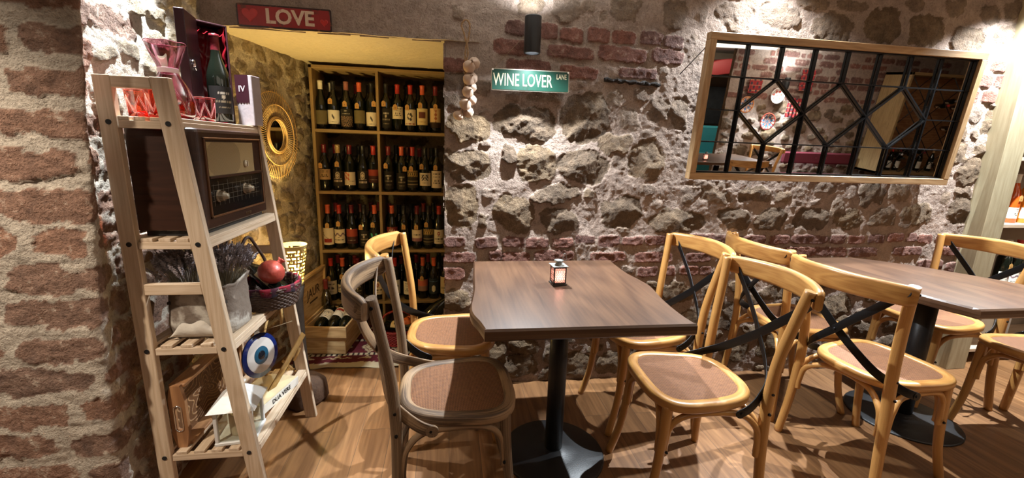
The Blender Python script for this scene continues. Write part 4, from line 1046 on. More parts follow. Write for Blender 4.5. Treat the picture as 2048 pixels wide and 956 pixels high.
# red wicker basket
def wicker(name, m, parent, a, b, h, rows_, rs=.0045, flare=.15, amp=.003, nst=28, z0=0.0):
    g = MB()
    for r_ in range(rows_):
        f_ = r_/(rows_-1); z = z0+rs+(h-2*rs)*f_; k = 1+flare*f_; pts = []
        n = nst*3
        for i in range(n):
            t = 2*math.pi*i/n; w_ = amp*math.cos(t*nst+(r_ % 2)*math.pi)
            pts.append(((a*k+w_)*math.cos(t), (b*k+w_)*math.sin(t), z+.0012*math.sin(5*t+r_)))
        g.tube(pts, rs, 6, closed=True, up=(0, 0, 1))
    for i in range(nst):
        t = 2*math.pi*i/nst; g.tube([((a)*math.cos(t), (b)*math.sin(t), z0), (a*(1+flare)*math.cos(t), b*(1+flare)*math.sin(t), z0+h+.004)], rs*.6, 5)
    return g.build(name, m, parent)
mat['red_wicker'] = plain('red_wicker', (.30, .02, .015), .55, 0, .2, 200, .3)
rbk = empty('wicker_basket', (-.345, 2.76, .012), label='bright red wicker basket on the rug, behind the chairs', cat='basket')
wicker('woven_body', mat['red_wicker'], rbk, .105, .085, .10, 11, .0048)
g = MB(); g.lathe([(0, .004), (.10, .004)], 28); g.build('base', mat['red_wicker'], rbk, None)
g = MB(); g.tube(arc([(-.10, .0, .10), (-.09, .02, .17), (0, .03, .205), (.09, .02, .17), (.10, 0, .10)], 6), .007, 8); g.build('handle', mat['red_wicker'], rbk)
lying('wine bottle with a yellow label lying in the red basket', (-.42, 2.80, .105), (.80, -.42, .10), DRED, 'lines', (.72, .55, .25), None, 185, 'burg')
def pomegranate(label, loc, r, col, rot=(0, 0, 0)):
    t = empty('pomegranate', loc, 0, label, 'pomegranate'); t.rotation_euler = rot
    g = MB(); g.ball((0, 0, 0), (r, r, r*.93), 30, 20)
    o = g.build('skin', col, t)
    for v in o.data.vertices:
        a = math.atan2(v.co.y, v.co.x); k = 1+.018*math.cos(5*a)*(1-abs(v.co.z)/r); v.co.x *= k; v.co.y *= k
    g = MB(); n = 12; V = []
    for k, (rr, zz) in enumerate([(.28, .86), (.20, .98), (.22, 1.10), (.30, 1.20)]):
        for j in range(n): a = 2*math.pi*j/n; q = (1+.10*(j % 2)) if k == 3 else 1; V.append((r*rr*q*math.cos(a), r*rr*q*math.sin(a), r*(zz+(.06*(j % 2) if k == 3 else 0))))
    F = [[k*n+j, k*n+(j+1) % n, (k+1)*n+(j+1) % n, (k+1)*n+j] for k in range(3) for j in range(n)]
    g.add(V, F, None, 0, True); c_ = g.build('crown', col, t); md_ = c_.modifiers.new('s', 'SOLIDIFY'); md_.thickness = .002
    return t
mat['pom_orange'] = plain('pom_orange', (.62, .14, .03), .35, 0, .1, 60, .3)
mat['pom_red'] = plain('pom_red', (.40, .065, .045), .32, 0, .12, 90, .35, .5, .3)
pomegranate('orange-red pomegranate in the red wicker basket', (-.275, 2.74, .150), .040, mat['pom_orange'], (R(20), R(10), 0))
# big dark bottle leaning on a wire stand at the jamb
st_ = empty('bottle_cradle', (-.12, 2.62, .012), label='black wire cradle holding a large dark bottle at the niche edge', cat='bottle stand')
for s in (1, -1):
    g = MB(); g.tube(arc([(-.15, s*.06, 0), (-.10, s*.06, .09), (.0, s*.055, .20), (.05, s*.05, .27)], 5), .004, 8); g.build('side_wire', mat['black_metal'], st_)
    g = MB(); g.tube(arc([(.06, s*.06, 0), (.03, s*.055, .10), (.05, s*.05, .27)], 5), .004, 8); g.build('leg', mat['black_metal'], st_)
g = MB(); g.tube([(-.15, -.06, .004), (-.15, .06, .004)], .004, 8); g.tube([(.05, -.05, .27), (.05, .05, .27)], .004, 8); g.tube([(-.05, -.058, .15), (-.05, .058, .15)], .004, 8); g.build('cross_wire', mat['black_metal'], st_)
mg = lying('large dark wine bottle leaning in the black cradle', (-.215, 2.62, .150), (.62, 0, .62), BLK, 'dark', WHT, None, 90, 'burg'); mg.scale = (1.25, 1.25, 1.25)

# basket lamp on its dark wooden stump
stump = MB()
stump.lathe([(0, 0), (.045, 0), (.040, .06), (.034, .25), (.036, .45), (.050, .535), (0, .535)], 18)
so_ = stump.build('lamp_post_stand', plain('dark_timber', (.035, .022, .014), .7, 0, .6, 30, .3), None, (-.845, 2.39, 0)); tag(so_, 'dark turned wooden post standing under the glowing woven lamp', 'stand')
bl = empty('woven_lamp', (-.845, 2.39, .536), label='glowing yellow openwork lamp behind the ladder shelf', cat='lamp')
g = MB(); nu, nv = 44, 22; V = []; F = []
for j in range(nv+1):
    f_ = j/nv; r_ = .046+.030*f_**1.3; z = .012+.215*f_
    for i in range(nu): a = 2*math.pi*i/nu; V.append((r_*math.cos(a), r_*math.sin(a), z))
rl = random.Random(3)
for j in range(nv):
    for i in range(nu):
        hole = ((i+(j//2)*3) % 4 in (0, 1, 2) and j % 2 == 1) if (i//4+j//2) % 2 else (i % 2 == 0 and j % 4 != 0)
        if hole and 0 < j < nv-1: continue
        F.append([j*nu+i, j*nu+(i+1) % nu, (j+1)*nu+(i+1) % nu, (j+1)*nu+i])
g.add(V, F); sh = g.build('openwork_shade', plain('lamp_weave', (.75, .58, .22), .6), bl)
md = sh.modifiers.new('s', 'SOLIDIFY'); md.thickness = .0022
g = MB(); g.tube([(.076*math.cos(2*math.pi*k/40), .076*math.sin(2*math.pi*k/40), .228) for k in range(40)], .003, 6, closed=True); g.build('rim', plain('lamp_rim', (.8, .65, .3), .5), bl)
g = MB(); g.ball((0, 0, .075), (.022, .022, .030), 16, 12); g.build('bulb', emis('bulb_glow', (1, .62, .16), 9.0), bl)
g = MB(); g.cyl((0, 0, 0), (0, 0, .045), .012); g.lathe([(0, 0), (.046, 0), (.046, .012), (0, .012)], 24); g.build('base', plain('lamp_base', (.2, .12, .04), .6), bl)

# log on the floor beside the shelf foot
g = MB(); g.lathe([(0, 0), (.078, 0), (.088, .02), (.085, .07), (.080, .115), (.062, .135), (0, .14)], 26)
lg = g.build('log_stump', plain('bark', (.085, .045, .025), .85, 0, .9, 22, .4), None, (-.735, 2.11, 0))
for v in lg.data.vertices:
    a = math.atan2(v.co.y, v.co.x); k_ = 1.12+.10*math.sin(3*a+1)+.05*math.sin(7*a); v.co.x *= k_*1.0; v.co.y *= k_
tag(lg, 'short dark brown log standing on the floor behind the ladder shelf foot', 'log')

# ------------------------------------------------------------------ ladder shelf
P = mat['pine']; Y0, Y1 = 1.42, 1.985; TH = .022; PW = .050
def fx(z): return -.802+(1.48-z)/1.48*.160      # outer edge of the slanted front posts
def rx(z): return -.998-(1.48-z)/1.48*(-.010)    # outer edge of the rear posts
ls = empty('ladder_shelf', (-.85, 1.70, 0), label='pale pine ladder shelf with four slatted tiers against the left wall', cat='shelf')
LO = Vector((-.85, 1.70, 0))
def pl_(name, pts, y0, y1, parent=ls, m=P):
    """prism: outline in x,z extruded between y0 and y1"""
    n = len(pts); V = [(x-LO.x, y0-LO.y, z) for x, z in pts]+[(x-LO.x, y1-LO.y, z) for x, z in pts]
    o = random.random()*4; hgt = max(p[1] for p in pts)-min(p[1] for p in pts); wid = max(p[0] for p in pts)-min(p[0] for p in pts); tall = hgt > wid
    q = lambda p: (p[0]+o, p[1]+o) if tall else (p[1]+o, p[0]+o)
    F = [list(range(n)), [n+k for k in range(n)][::-1]]; U = [[q(p) for p in pts], [q(p) for p in pts][::-1]]
    for k in range(n):
        k2 = (k+1) % n; F.append([k, k+n, k2+n, k2]); a, b = pts[k], pts[k2]
        L_ = math.hypot(a[0]-b[0], a[1]-b[1]); s_ = a[1] if tall else a[0]; e_ = b[1] if tall else b[0]
        U.append([(o, s_+o), (y1-y0+o, s_+o), (y1-y0+o, e_+o), (o, e_+o)])
    g = MB(); g.add(V, F, U); ob = g.build(name, m, parent)
    md = ob.modifiers.new('b', 'BEVEL'); md.width = .0018; md.segments = 1; return ob
TZ = [1.368, 1.005, .650, .255]
for (ya, yb) in ((Y0, Y0+TH), (Y1-TH, Y1)):
    pl_('post', [(fx(1.48)-PW, 1.48), (fx(0)-PW, 0), (fx(0), 0), (fx(1.48), 1.48)], ya, yb)
    pl_('post', [(rx(1.48), 1.48), (rx(0), 0), (rx(0)+PW*.92, 0), (rx(1.48)+PW*.92, 1.48)], ya, yb)
    pl_('top_rail', [(rx(1.45)+PW*.92, 1.446), (fx(1.45)-PW, 1.446), (fx(1.48)-PW, 1.479), (rx(1.48)+PW*.92, 1.479)], ya, yb)
    pl_('rung', [(rx(.84)+PW*.92, .822), (fx(.82)-PW, .822), (fx(.86)-PW, .858), (rx(.86)+PW*.92, .858)], ya, yb)
for ti, z in enumerate(TZ):
    xa, xb = rx(z)+.004, fx(z)-.002; tier = empty('slatted_tier', (0, 0, 0)); tier.parent = ls; nm = 'slatted_tier'
    g = MB(); o = LO
    h = .034
    for ya, yb in ((Y0+.002, Y0+TH-.002), (Y1-TH+.002, Y1-.002), (1.69, 1.71)):
        g.box((xa+PW*.9-o.x, ya-o.y, z-h), (xb-PW+.004-o.x, yb-o.y, z-.011 if 1.6 < ya < 1.8 else z-.0112), bev=.001)
    ns = 5 if ti < 3 else 6; span = xb-xa-.0; sw = .034 if ti else .030
    for k in range(ns):
        x0 = xa+.002+(span-sw-.004)*k/(ns-1); ya, yb = Y0+TH+.0005, Y1-TH-.0005
        if 0 < k < ns-1: ya, yb = Y0+.003, Y1-.003
        g.box((x0-o.x, ya-o.y, z-.011), (x0+sw-o.x, yb-o.y, z), bev=.0012)
    g.box((xb-.020-o.x, Y0+TH-o.y, z-.034), (xb-o.x, Y1-TH-o.y, z-.011), bev=.0012)
    bpy.data.objects.remove(tier); g.build('slatted_tier', P, ls)
    for x in (xa+.022, xb-.024):
        for y_, d in ((Y0, -1), (Y1, 1)):
            q = MB(); q.cyl((x-o.x, y_-o.y-d*.002, z-.018), (x-o.x, y_-o.y+d*.0022, z-.018), .0075, 14); q.build('screw_cap', mat['black_paint'], ls)

# ---- top tier: carafe, glasses, gift box, paper bag
mat['ruby_glass'] = pane('ruby_glass', (.66, .14, .18), .3)
mat['pink_glass'] = pane('pink_glass', (.55, .22, .30), .35)
mat['red_drink'] = pane('red_liquid', (.95, .22, .10), .1, .1)
mat['etch'] = plain('etched_lines', (.85, .75, .75), .5)
T1 = 1.3685
def zigzag(parent, r_of, z0, z1, n, th=.0006, mlt=2):
    for k in range(mlt):
        g = MB(); pts = []
        for i in range(n*2+1):
            a = 2*math.pi*i/(n*2); z = (z0 if i % 2 else z1)-.008*k; rr = r_of(z)+.0003; pts.append((rr*math.cos(a), rr*math.sin(a), z))
        P2 = []
        for a, b in zip(pts[:-1], pts[1:]):
            for q in range(4):
                t_ = q/4; x, y, z = [a[i]*(1-t_)+b[i]*t_ for i in range(3)]; rr = r_of(z)+.0004; l = math.hypot(x, y); P2.append((x/l*rr, y/l*rr, z))
        g.tube(P2, th, 4, closed=True); g.build('etched_zigzag', mat['etch'], parent)
cf = empty('glass_carafe', (-.885, 1.575, T1), label='pink glass carafe with flared top and etched zigzags, on the top tier', cat='carafe')
prof = [(0, .004), (.050, .003), (.058, .012), (.062, .040), (.058, .075), (.044, .110), (.030, .135), (.0265, .150), (.030, .165), (.040, .190), (.049, .215), (.0535, .233)]
g = MB(); pp = arc([(a, 0, b) for a, b in prof[1:]], 4); g.lathe([(0, .004)]+[(p.x, p.z) for p in pp], 40); gl_ = g.build('glass', mat['pink_glass'], cf)
g = MB(); g.tube([(.0535*math.cos(2*math.pi*k/40), .0535*math.sin(2*math.pi*k/40), .233+.0015*math.cos(6*math.pi*k/20)) for k in range(40)], .0011, 6, closed=True); g.build('rim', plain('pink_rim', (.40, .12, .16), .1), cf)
g = MB(); g.lathe([(0, .006), (.046, .006), (.0555, .014), (.0595, .040), (.0585, .060), (0, .060)], 32); g.build('red_drink', mat['red_drink'], cf)
g = MB(); g.lathe([(.0272, .142), (.0285, .150), (.0272, .158)], 32); g.build('white_collar', plain('frosted', (.8, .68, .72), .3), cf)
zigzag(cf, lambda z: np.interp(z, [.003, .012, .04, .075, .11], [.05, .058, .062, .058, .044]), .03, .095, 7)
def tumbler(label, x, y, m):
    t = empty('glass_tumbler', (x, y, T1), 0, label, 'glass', 'etched red tumblers')
    g = MB(); g.lathe([(0, .006), (.026, .0), (.030, .004), (.030, .02), (.0335, .05), (.036, .082)], 32); g.build('glass', m, t)
    g = MB(); g.lathe([(.024, .002), (.0285, .007), (.0288, .020), (0, .021)], 24); g.build('thick_base', mat['red_drink'], t)
    g = MB(); g.tube([(.036*math.cos(2*math.pi*k/32), .036*math.sin(2*math.pi*k/32), .082) for k in range(32)], .0009, 6, closed=True); g.build('rim', plain('ruby_rim', (.5, .12, .1), .1), t)
    zigzag(t, lambda z: np.interp(z, [0, .02, .05, .082], [.03, .03, .0335, .036]), .022, .066, 6)
    return t
mat['orange_glass'] = pane('orange_glass', (1.0, .33, .20), .3)
tumbler('orange-red etched glass tumbler at the far left end of the top tier', -.955, 1.535, mat['orange_glass'])
tumbler('orange-red etched glass tumbler next to the carafe, behind the near post', -.865, 1.475, mat['orange_glass'])
tumbler('dark pink etched tumbler in front of the burgundy gift box', -.855, 1.70, mat['ruby_glass'])

mat['burgundy'] = plain('burgundy_box', (.032, .006, .010), .4, 0, .05, 60, .1)
mat['satin'] = plain('red_satin', (.15, .004, .008), .3, 0, .25, 14, .3)
gb = empty('wine_gift_box', (-.908, 1.892, T1+.001), R(-44), 'open burgundy wooden gift box lined with red satin, on the top tier', 'box')
# local: opening faces +x, width along y
w_, d_, h_ = .066, .085, .375
B('back_panel', (-d_, -w_, 0), (-d_+.006, w_, h_), gb, mat['burgundy']); B('side_panel', (-d_, -w_, 0), (0, -w_+.006, h_), gb, mat['burgundy'])
B('side_panel', (-d_, w_-.006, 0), (0, w_, h_), gb, mat['burgundy']); B('top_panel', (-d_, -w_, h_-.006), (0, w_, h_), gb, mat['burgundy']); B('bottom_panel', (-d_, -w_, 0), (0, w_, .006), gb, mat['burgundy'])
dr_ = B('door', (0, -.132, 0), (.030, 0, h_), gb, mat['burgundy']); dr_.location = (0, -w_, 0); dr_.rotation_euler = (0, 0, R(56))
g = MB(); g.tube(arc([(.032, -.112, .205), (.036, -.104, .212), (.037, -.098, .196), (.034, -.088, .190), (.034, -.080, .182)], 4), .0028, 8); g.cyl((.030, -.100, .196), (.037, -.100, .196), .006); g.build('clasp', mat['chrome'], dr_)
# satin folds: wavy sheet lining the inside
g = MB(); V = []; F = []; n1, n2 = 60, 50
for j in range(n2+1):
    for i in range(n1+1):
        u = i/n1; z = .008+(h_-.016)*j/n2; s_ = u*(2*d_*.9+2*w_*.84); 
        a_ = d_*.9; b_ = 2*w_*.86
        L_ = 2*a_+b_; s_ = u*L_
        if s_ < a_: x, y, nx_, ny_ = -s_, -w_+.010, 0, 1
        elif s_ < a_+b_: x, y, nx_, ny_ = -a_, -w_+.010+(s_-a_), 1, 0
        else: x, y, nx_, ny_ = -a_+(s_-a_-b_), -w_+.010+b_, 0, -1
        fo = .007*math.sin(z*70+3*math.sin(u*16))+.005*math.sin(u*40+z*31); fo = abs(fo)
        V.append((x+nx_*fo, y+ny_*fo, z))
for j in range(n2):
    for i in range(n1): F.append([j*(n1+1)+i, j*(n1+1)+i+1, (j+1)*(n1+1)+i+1, (j+1)*(n1+1)+i])
g.add(V, F, None, 0, True); g.build('satin_lining', mat['satin'], gb)
g = MB(); V = []; F = []
for j in range(11):
    for i in range(25):
        u = i/24; v = j/10; V.append((-.070+.066*v, -w_+.012+(2*w_-.024)*u, h_-.012-.022*abs(math.sin(u*13))*(1-.4*v)-.020*v*v))
for j in range(10):
    for i in range(24): F.append([j*25+i, j*25+i+1, (j+1)*25+i+1, (j+1)*25+i])
g.add(V, F, None, 0, True); g.build('satin_swag', mat['satin'], gb)
bb = bottle('black wine bottle with gold lettering standing inside the burgundy gift box', None, (-.876, 1.862, T1+.009), DRED, 'dark', WHT, 'burg', None, lz=(.03, .13), rz=R(42), h=1.02)
pb = empty('gift_bag', (-.812, 1.962, T1+.001), R(-12), 'small burgundy and white paper gift bag at the far end of the top tier', 'bag')
mat['white_paper'] = plain('white_paper', (.34, .28, .28), .8, 0, .1, 60, .1)
B('bag_body', (-.034, -.030, 0), (.034, .025, .195), pb, mat['white_paper'])
g = MB(); V = [(-.0345, -.0312, .196), (.020, -.0312, .196)]; n_ = 9
for k in range(n_+1): V.append((.020-(.0545)*k/n_, -.0312, .085+(.006 if k % 2 else 0)))
V2 = [(a, b+.0008, c) for a, b, c in V]; nn_ = len(V)
g.add(V+V2, [list(range(nn_))[::-1], [nn_+k for k in range(nn_)]]+[[k, (k+1) % nn_, (k+1) % nn_+nn_, k+nn_] for k in range(nn_)]); g.build('burgundy_wrap', mat['burgundy'], pb)
text('IV', .034, plain('silver_print', (.55, .45, .45), .5), pb, (-.008, -.0318, .142), (R(90), 0, 0))

# ---- second tier: old radio
rd = empty('vintage_radio', (-.855, 1.695, 1.0055), 0, 'old dark brown wooden tube radio with cream grille and two ribbed knobs', 'radio')
rw = mat['radio_wood']
g = MB(); x0, x1, y0, y1 = -.098, .090, -.248, .238
n_ = 8; rc = .026
pts = [(x0, y0), (x1-rc, y0)]+[(x1-rc+rc*math.sin(R(90*k/n_)), y0+rc-rc*math.cos(R(90*k/n_))) for k in range(1, n_+1)]+[(x1, y1-rc)]+[(x1-rc+rc*math.cos(R(90*k/n_)), y1-rc+rc*math.sin(R(90*k/n_))) for k in range(1, n_+1)]+[(x0, y1)]
lev = [(.018, .004), (.022, 0), (.325, 0), (.333, .002), (.337, .008)]
V = []; F = []; U = []; n = len(pts)
for z, ins in lev:
    for (x, y) in pts: V.append((x-ins*(1 if x > 0 else -1), y-ins*(1 if y > 0 else -1), z))
for j in range(len(lev)-1):
    for k in range(n):
        k2 = (k+1) % n; F.append([j*n+k, j*n+k2, (j+1)*n+k2, (j+1)*n+k]); U.append([(V[j*n+k][2], pts[k][0]+pts[k][1]), (V[j*n+k][2], pts[k2][0]+pts[k2][1]), (V[(j+1)*n+k][2], pts[k2][0]+pts[k2][1]), (V[(j+1)*n+k][2], pts[k][0]+pts[k][1])])
F.append([(len(lev)-1)*n+k for k in range(n)]); U.append([(p[0], p[1]) for p in pts]); F.append([k for k in range(n)][::-1]); U.append([(p[0], p[1]) for p in pts][::-1])
g.add(V, F, U); g.build('cabinet', rw, rd)
g = MB(); g.box((x0+.01, y0+.015, 0), (x1-.02, y1-.015, .018), bev=.002); g.build('plinth', mat['black_paint'], rd)
fr = MB(); xf = x1
for a, b in (((xf-.004, y0+.040, .052), (xf+.006, y0+.047, .310)), ((xf-.004, y1-.047, .052), (xf+.006, y1-.040, .310)), ((xf-.004, y0+.040, .303), (xf+.006, y1-.040, .310)), ((xf-.004, y0+.040, .052), (xf+.006, y1-.040, .059))): fr.box(a, b, bev=.0015)
fr.build('front_moulding', wood('moulding', (.14, .065, .03), (.09, .035, .015), 60, 3, .3, .05), rd)
g = MB(); V = []; nu, nv = 90, 36
for j in range(nv+1):
    for i in range(nu+1): V.append((xf+.0035, y0+.052+(.325)*i/nu, .188+.108*j/nv))
F = [[j*(nu+1)+i, j*(nu+1)+i+1, (j+1)*(nu+1)+i+1, (j+1)*(nu+1)+i] for j in range(nv) for i in range(nu)]
g.add(V, F); gr = g.build('grille_cloth', vcol('grille', .8, .4, 500), rd)
def gcol(c):
    y = (c.y-(y0+.052))/.325; z = (c.z-.188)/.108; k = .78+.22*(math.sin(c.z*1400)*math.sin(c.y*900))
    q = (y-.33)/.34
    inside = q*q < 1 and True; base = (.42, .29, .13) if not (abs(q) < 1 and abs(z-.5) < .5*math.sqrt(max(0, 1-q*q))+.12) else (.31, .21, .095)
    return tuple(v*k for v in base)
paint(gr, gcol)
g = MB(); g.box((xf-.002, y0+.048, .179), (xf+.009, y1-.048, .188), bev=.001); g.build('cross_moulding', rw, rd)
g = MB(); g.box((xf-.002, y0+.048, .060), (xf+.002, y1-.048, .179)); g.build('dial_glass', plain('dial_black', (.010, .008, .007), .12), rd)
g = MB(); gi = plain('dial_print', (.11, .09, .06), .4)
for k in range(11): g.box((xf+.0021, y0+.07+k*.031, .088), (xf+.0025, y0+.0712+k*.031, .160+.01*(k % 2)))
for z in (.105, .122, .139, .156): g.box((xf+.0021, y0+.06, z), (xf+.0025, y1-.08, z+.0009))
g.build('dial_scale', gi, rd)
kn = plain('knob_brown', (.30, .25, .18), .25, .3, .1, 100, .2)
for yk, zk in ((1.545-1.695, .120), (1.735-1.695, .128)):
    g = MB(); T = Matrix.Translation((xf+.002, yk, zk)) @ Matrix.Rotation(R(90), 4, 'Y')
    g.lathe([(0, 0), (.021, 0), (.021, .003), (.0165, .005), (.0155, .018), (.011, .020), (.0095, .030), (0, .031)], 28, T=T)
    for k in range(22): a = 2*math.pi*k/22; g.add([(.0160*math.cos(a+s*.06), .0160*math.sin(a+s*.06), z) if q else (.0178*math.cos(a), .0178*math.sin(a), z) for z in (.006, .019) for s, q in ((-1, 1), (0, 0), (1, 1))], [(0, 1, 4, 3), (1, 2, 5, 4)], None, 0, False, T)
    g.build('ribbed_knob', kn, rd)
g = MB(); T = Matrix.Translation((xf+.004, 1.750-1.695, .219)) @ Matrix.Rotation(R(90), 4, 'Y'); g.lathe([(0, 0), (.013, 0), (.0125, .006), (0, .008)], 22, T=T); g.box((xf+.010, 1.748-1.695, .210), (xf+.015, 1.752-1.695, .228)); g.build('tuning_knob', plain('knob_cream', (.5, .42, .3), .3), rd)
g = MB(); g.tube([(xf+.0005, .03+.0012*k+.003*math.sin(k*1.1), .033+.006*math.sin(k*.9+.5)) for k in range(40)], .0008, 5); g.build('script_emblem', plain('brass_script', (.10, .055, .02), .4, .6), rd)

# ---- third tier: stone planter with lavender, wicker basket
T3 = .6505
pt = empty('planter', (-.833, 1.560, T3), 0, 'rough whitewashed clay planter shaped like a sack, on the third tier', 'planter')
g = MB(); n = 80; lev = [(.0, .88), (.012, 1.0), (.05, 1.03), (.09, 1.0), (.13, .99), (.165, .97), (.178, 1.02), (.188, 1.05), (.186, .98), (.165, .93), (.10, .90)]
V = []; F = []
for j, (z, k) in enumerate(lev):
    for i in range(n):
        a = 2*math.pi*i/n; c, s = math.cos(a), math.sin(a); e = 2/3.6
        x = .104*k*math.copysign(abs(c)**e, c); y = .098*k*math.copysign(abs(s)**e, s)
        w1 = 1+.02*math.sin(a*5+z*30)+.012*math.sin(a*11-z*50); V.append((x*w1, y*w1, z+(.006*math.sin(a*3)+.004*math.sin(a*8) if j in (6, 7, 8) else 0)))
for j in range(len(lev)-1):
    for i in range(n): F.append([j*n+i, j*n+(i+1) % n, (j+1)*n+(i+1) % n, (j+1)*n+i])
F.append([i for i in range(n)][::-1]); g.add(V, F, None, 0, True)
m, nt, b = newmat('whitewashed_clay'); tc = N(nt, 'ShaderNodeTexCoord'); no = N(nt, 'ShaderNodeTexNoise'); no.inputs['Scale'].default_value = 14; no.inputs['Detail'].default_value = 9
L(nt, tc.outputs['Object'], no.inputs[0]); cr = N(nt, 'ShaderNodeValToRGB'); e = cr.color_ramp.elements; e[0].position = .50; e[0].color = (.17, .13, .10, 1); e[1].position = .60; e[1].color = (.46, .42, .36, 1)
L(nt, no.outputs['Fac'], cr.inputs[0]); L(nt, cr.outputs[0], b.inputs[0]); b.inputs['Roughness'].default_value = .9
bp = N(nt, 'ShaderNodeBump'); bp.inputs['Strength'].default_value = .8; bp.inputs['Distance'].default_value = .02; L(nt, no.outputs['Fac'], bp.inputs['Height']); L(nt, bp.outputs[0], b.inputs['Normal'])
clay = m; g.build('pot_body', clay, pt)
g = MB(); g.box((-.090, -.085, .120), (.090, .085, .128)); g.build('soil', plain('dry_soil', (.03, .022, .016), .95), pt)
g = MB(); T = Matrix.Translation((.0, -.100, .032)); V = []; F = []
for j in range(9):
    for i in range(25):
        u = -1+2*i/24; v = j/8; hgt = .052*(1-abs(u)**2.4)+.006*math.sin(u*9); V.append((u*.088, -.012*math.sin(v*math.pi)*(1-u*u*.6)-.001, -.024+hgt*v+.004))
for j in range(8):
    for i in range(24): F.append([j*25+i, j*25+i+1, (j+1)*25+i+1, (j+1)*25+i])
g.add(V, F, None, 0, True, T); md = g.build('raised_fold', plain('pale_clay', (.55, .50, .43), .85, 0, .5, 30, .15), pt)
stem = plain('dried_stem', (.25, .21, .14), .9); bud = plain('dried_lavender', (.25, .215, .225), .95, 0, 0, 80, .3)
def lavender(label, cx, cy, cz, n, hh, spread, seed, lean):
    rn = random.Random(seed); g = MB()
    for k in range(n):
        a = rn.uniform(0, 2*math.pi); r0 = rn.uniform(0, .030); r1 = r0+spread*math.sqrt(rn.random()); hz = hh*(1.02-.28*(r1/(spread+.03))**2)*rn.uniform(.82, 1.04)
        b0 = Vector((r0*math.cos(a), r0*math.sin(a)*.8, 0)); t1 = Vector((r1*math.cos(a)+lean[0], r1*math.sin(a)*.8+lean[1], hz)); md_ = (b0+t1)/2+Vector((0, 0, .01))
        g.tube([b0, md_, t1], .0007, 3, mi=0, smooth=False)
        d = (t1-md_).normalized(); L_ = rn.uniform(.030, .055)
        for q in range(9):
            c_ = t1-d*L_*(q/8); rr = .0052*math.sin(math.pi*(q+1.2)/10.5)+.0010
            e1 = d.orthogonal().normalized(); e2 = d.cross(e1); ph = rn.uniform(0, 2); pts = []
            for w in range(5): an = ph+2*math.pi*w/5; pts.append(c_+(e1*math.cos(an)+e2*math.sin(an))*rr*(1.3 if w % 2 else .6)+d*.002*(w % 2))
            pts += [c_+d*.006, c_-d*.005]
            g.add(pts, [(w, (w+1) % 5, 5) for w in range(5)]+[((w+1) % 5, w, 6) for w in range(5)], None, 1)
    o = g.build('lavender_bunch', [stem, bud], None, (cx, cy, cz)); tag(o, label, 'dried flowers', 'lavender bunches in the clay planter'); return o
lavender('dried grey lavender bunch in the near left half of the clay planter', -.885, 1.540, T3+.129, 150, .170, .060, 1, (-.022, -.004))
lavender('dried grey lavender bunch in the right half of the clay planter', -.788, 1.585, T3+.129, 150, .178, .055, 2, (.034, -.004))

bk_ = empty('wicker_basket', (-.735, 1.800, T3+.002), 0, 'brown wicker basket with plaid lining, bottle and pomegranate, third tier', 'basket')
mat['wicker'] = plain('brown_wicker', (.060, .030, .018), .6, 0, .2, 200, .35)
wicker('woven_body', mat['wicker'], bk_, .098, .108, .088, 11, .0048, .16)
g = MB(); g.lathe([(0, .004), (.095, .004)], 24); g.build('base', mat['wicker'], bk_)
g = MB(); hp = arc([(-.100, -.035, .06), (-.104, -.03, .15), (-.085, -.01, .245), (-.072, .015, .275), (-.060, .04, .245), (-.040, .085, .15), (-.035, .100, .06)], 6); g.tube(hp, .006, 8)
g.tube([Vector(p)+Vector((.003*math.cos(i*.9), .003*math.sin(i*.9), .002*math.sin(i*1.3))) for i, p in enumerate(hp)], .0045, 6); g.build('handle', mat['wicker'], bk_)
g = MB(); V = []; F = []; n = 120
for j, (k, z) in enumerate([(1.04, .02), (1.10, .060), (1.14, .090), (1.19, .098), (1.215, .090), (1.21, .066)]):
    for i in range(n):
        a = 2*math.pi*i/n; w1 = 1+.02*math.sin(9*a)+.01*math.sin(17*a); k2 = k*(w1 if j > 1 else 1)*.985; V.append((.098*k2*math.cos(a), .108*k2*math.sin(a), z+.005*math.sin(7*a)*(j > 3)))
for j in range(5):
    for i in range(n): F.append([j*n+i, j*n+(i+1) % n, (j+1)*n+(i+1) % n, (j+1)*n+i])
g.add(V, F, None, 0, True); ln = g.build('plaid_lining', vcol('plaid', .95, .2, 300), bk_)
def plaid(c):
    a = math.atan2(c.y, c.x)*9; z = c.z*95; p = math.sin(a*1.2) > .2; q = math.sin(z*1.3) > .2
    if abs(math.sin(a*1.2+.9)) < .10: return (.5, .42, .35)
    return (.20, .012, .022) if not (p or q) else ((.045, .010, .018) if p != q else (.012, .012, .02))
paint(ln, plaid)
lying('dark wine bottle with a cream label leaning in the plaid-lined basket', (-.668, 1.758, .705), (-.66, .50, .30), BLK, 'lines', (.72, .58, .35), None, 190, 'burg')
pomegranate('big red pomegranate on the rim of the plaid-lined wicker basket', (-.703, 1.750, .800), .050, mat['pom_red'], (R(-22), R(38), 0))

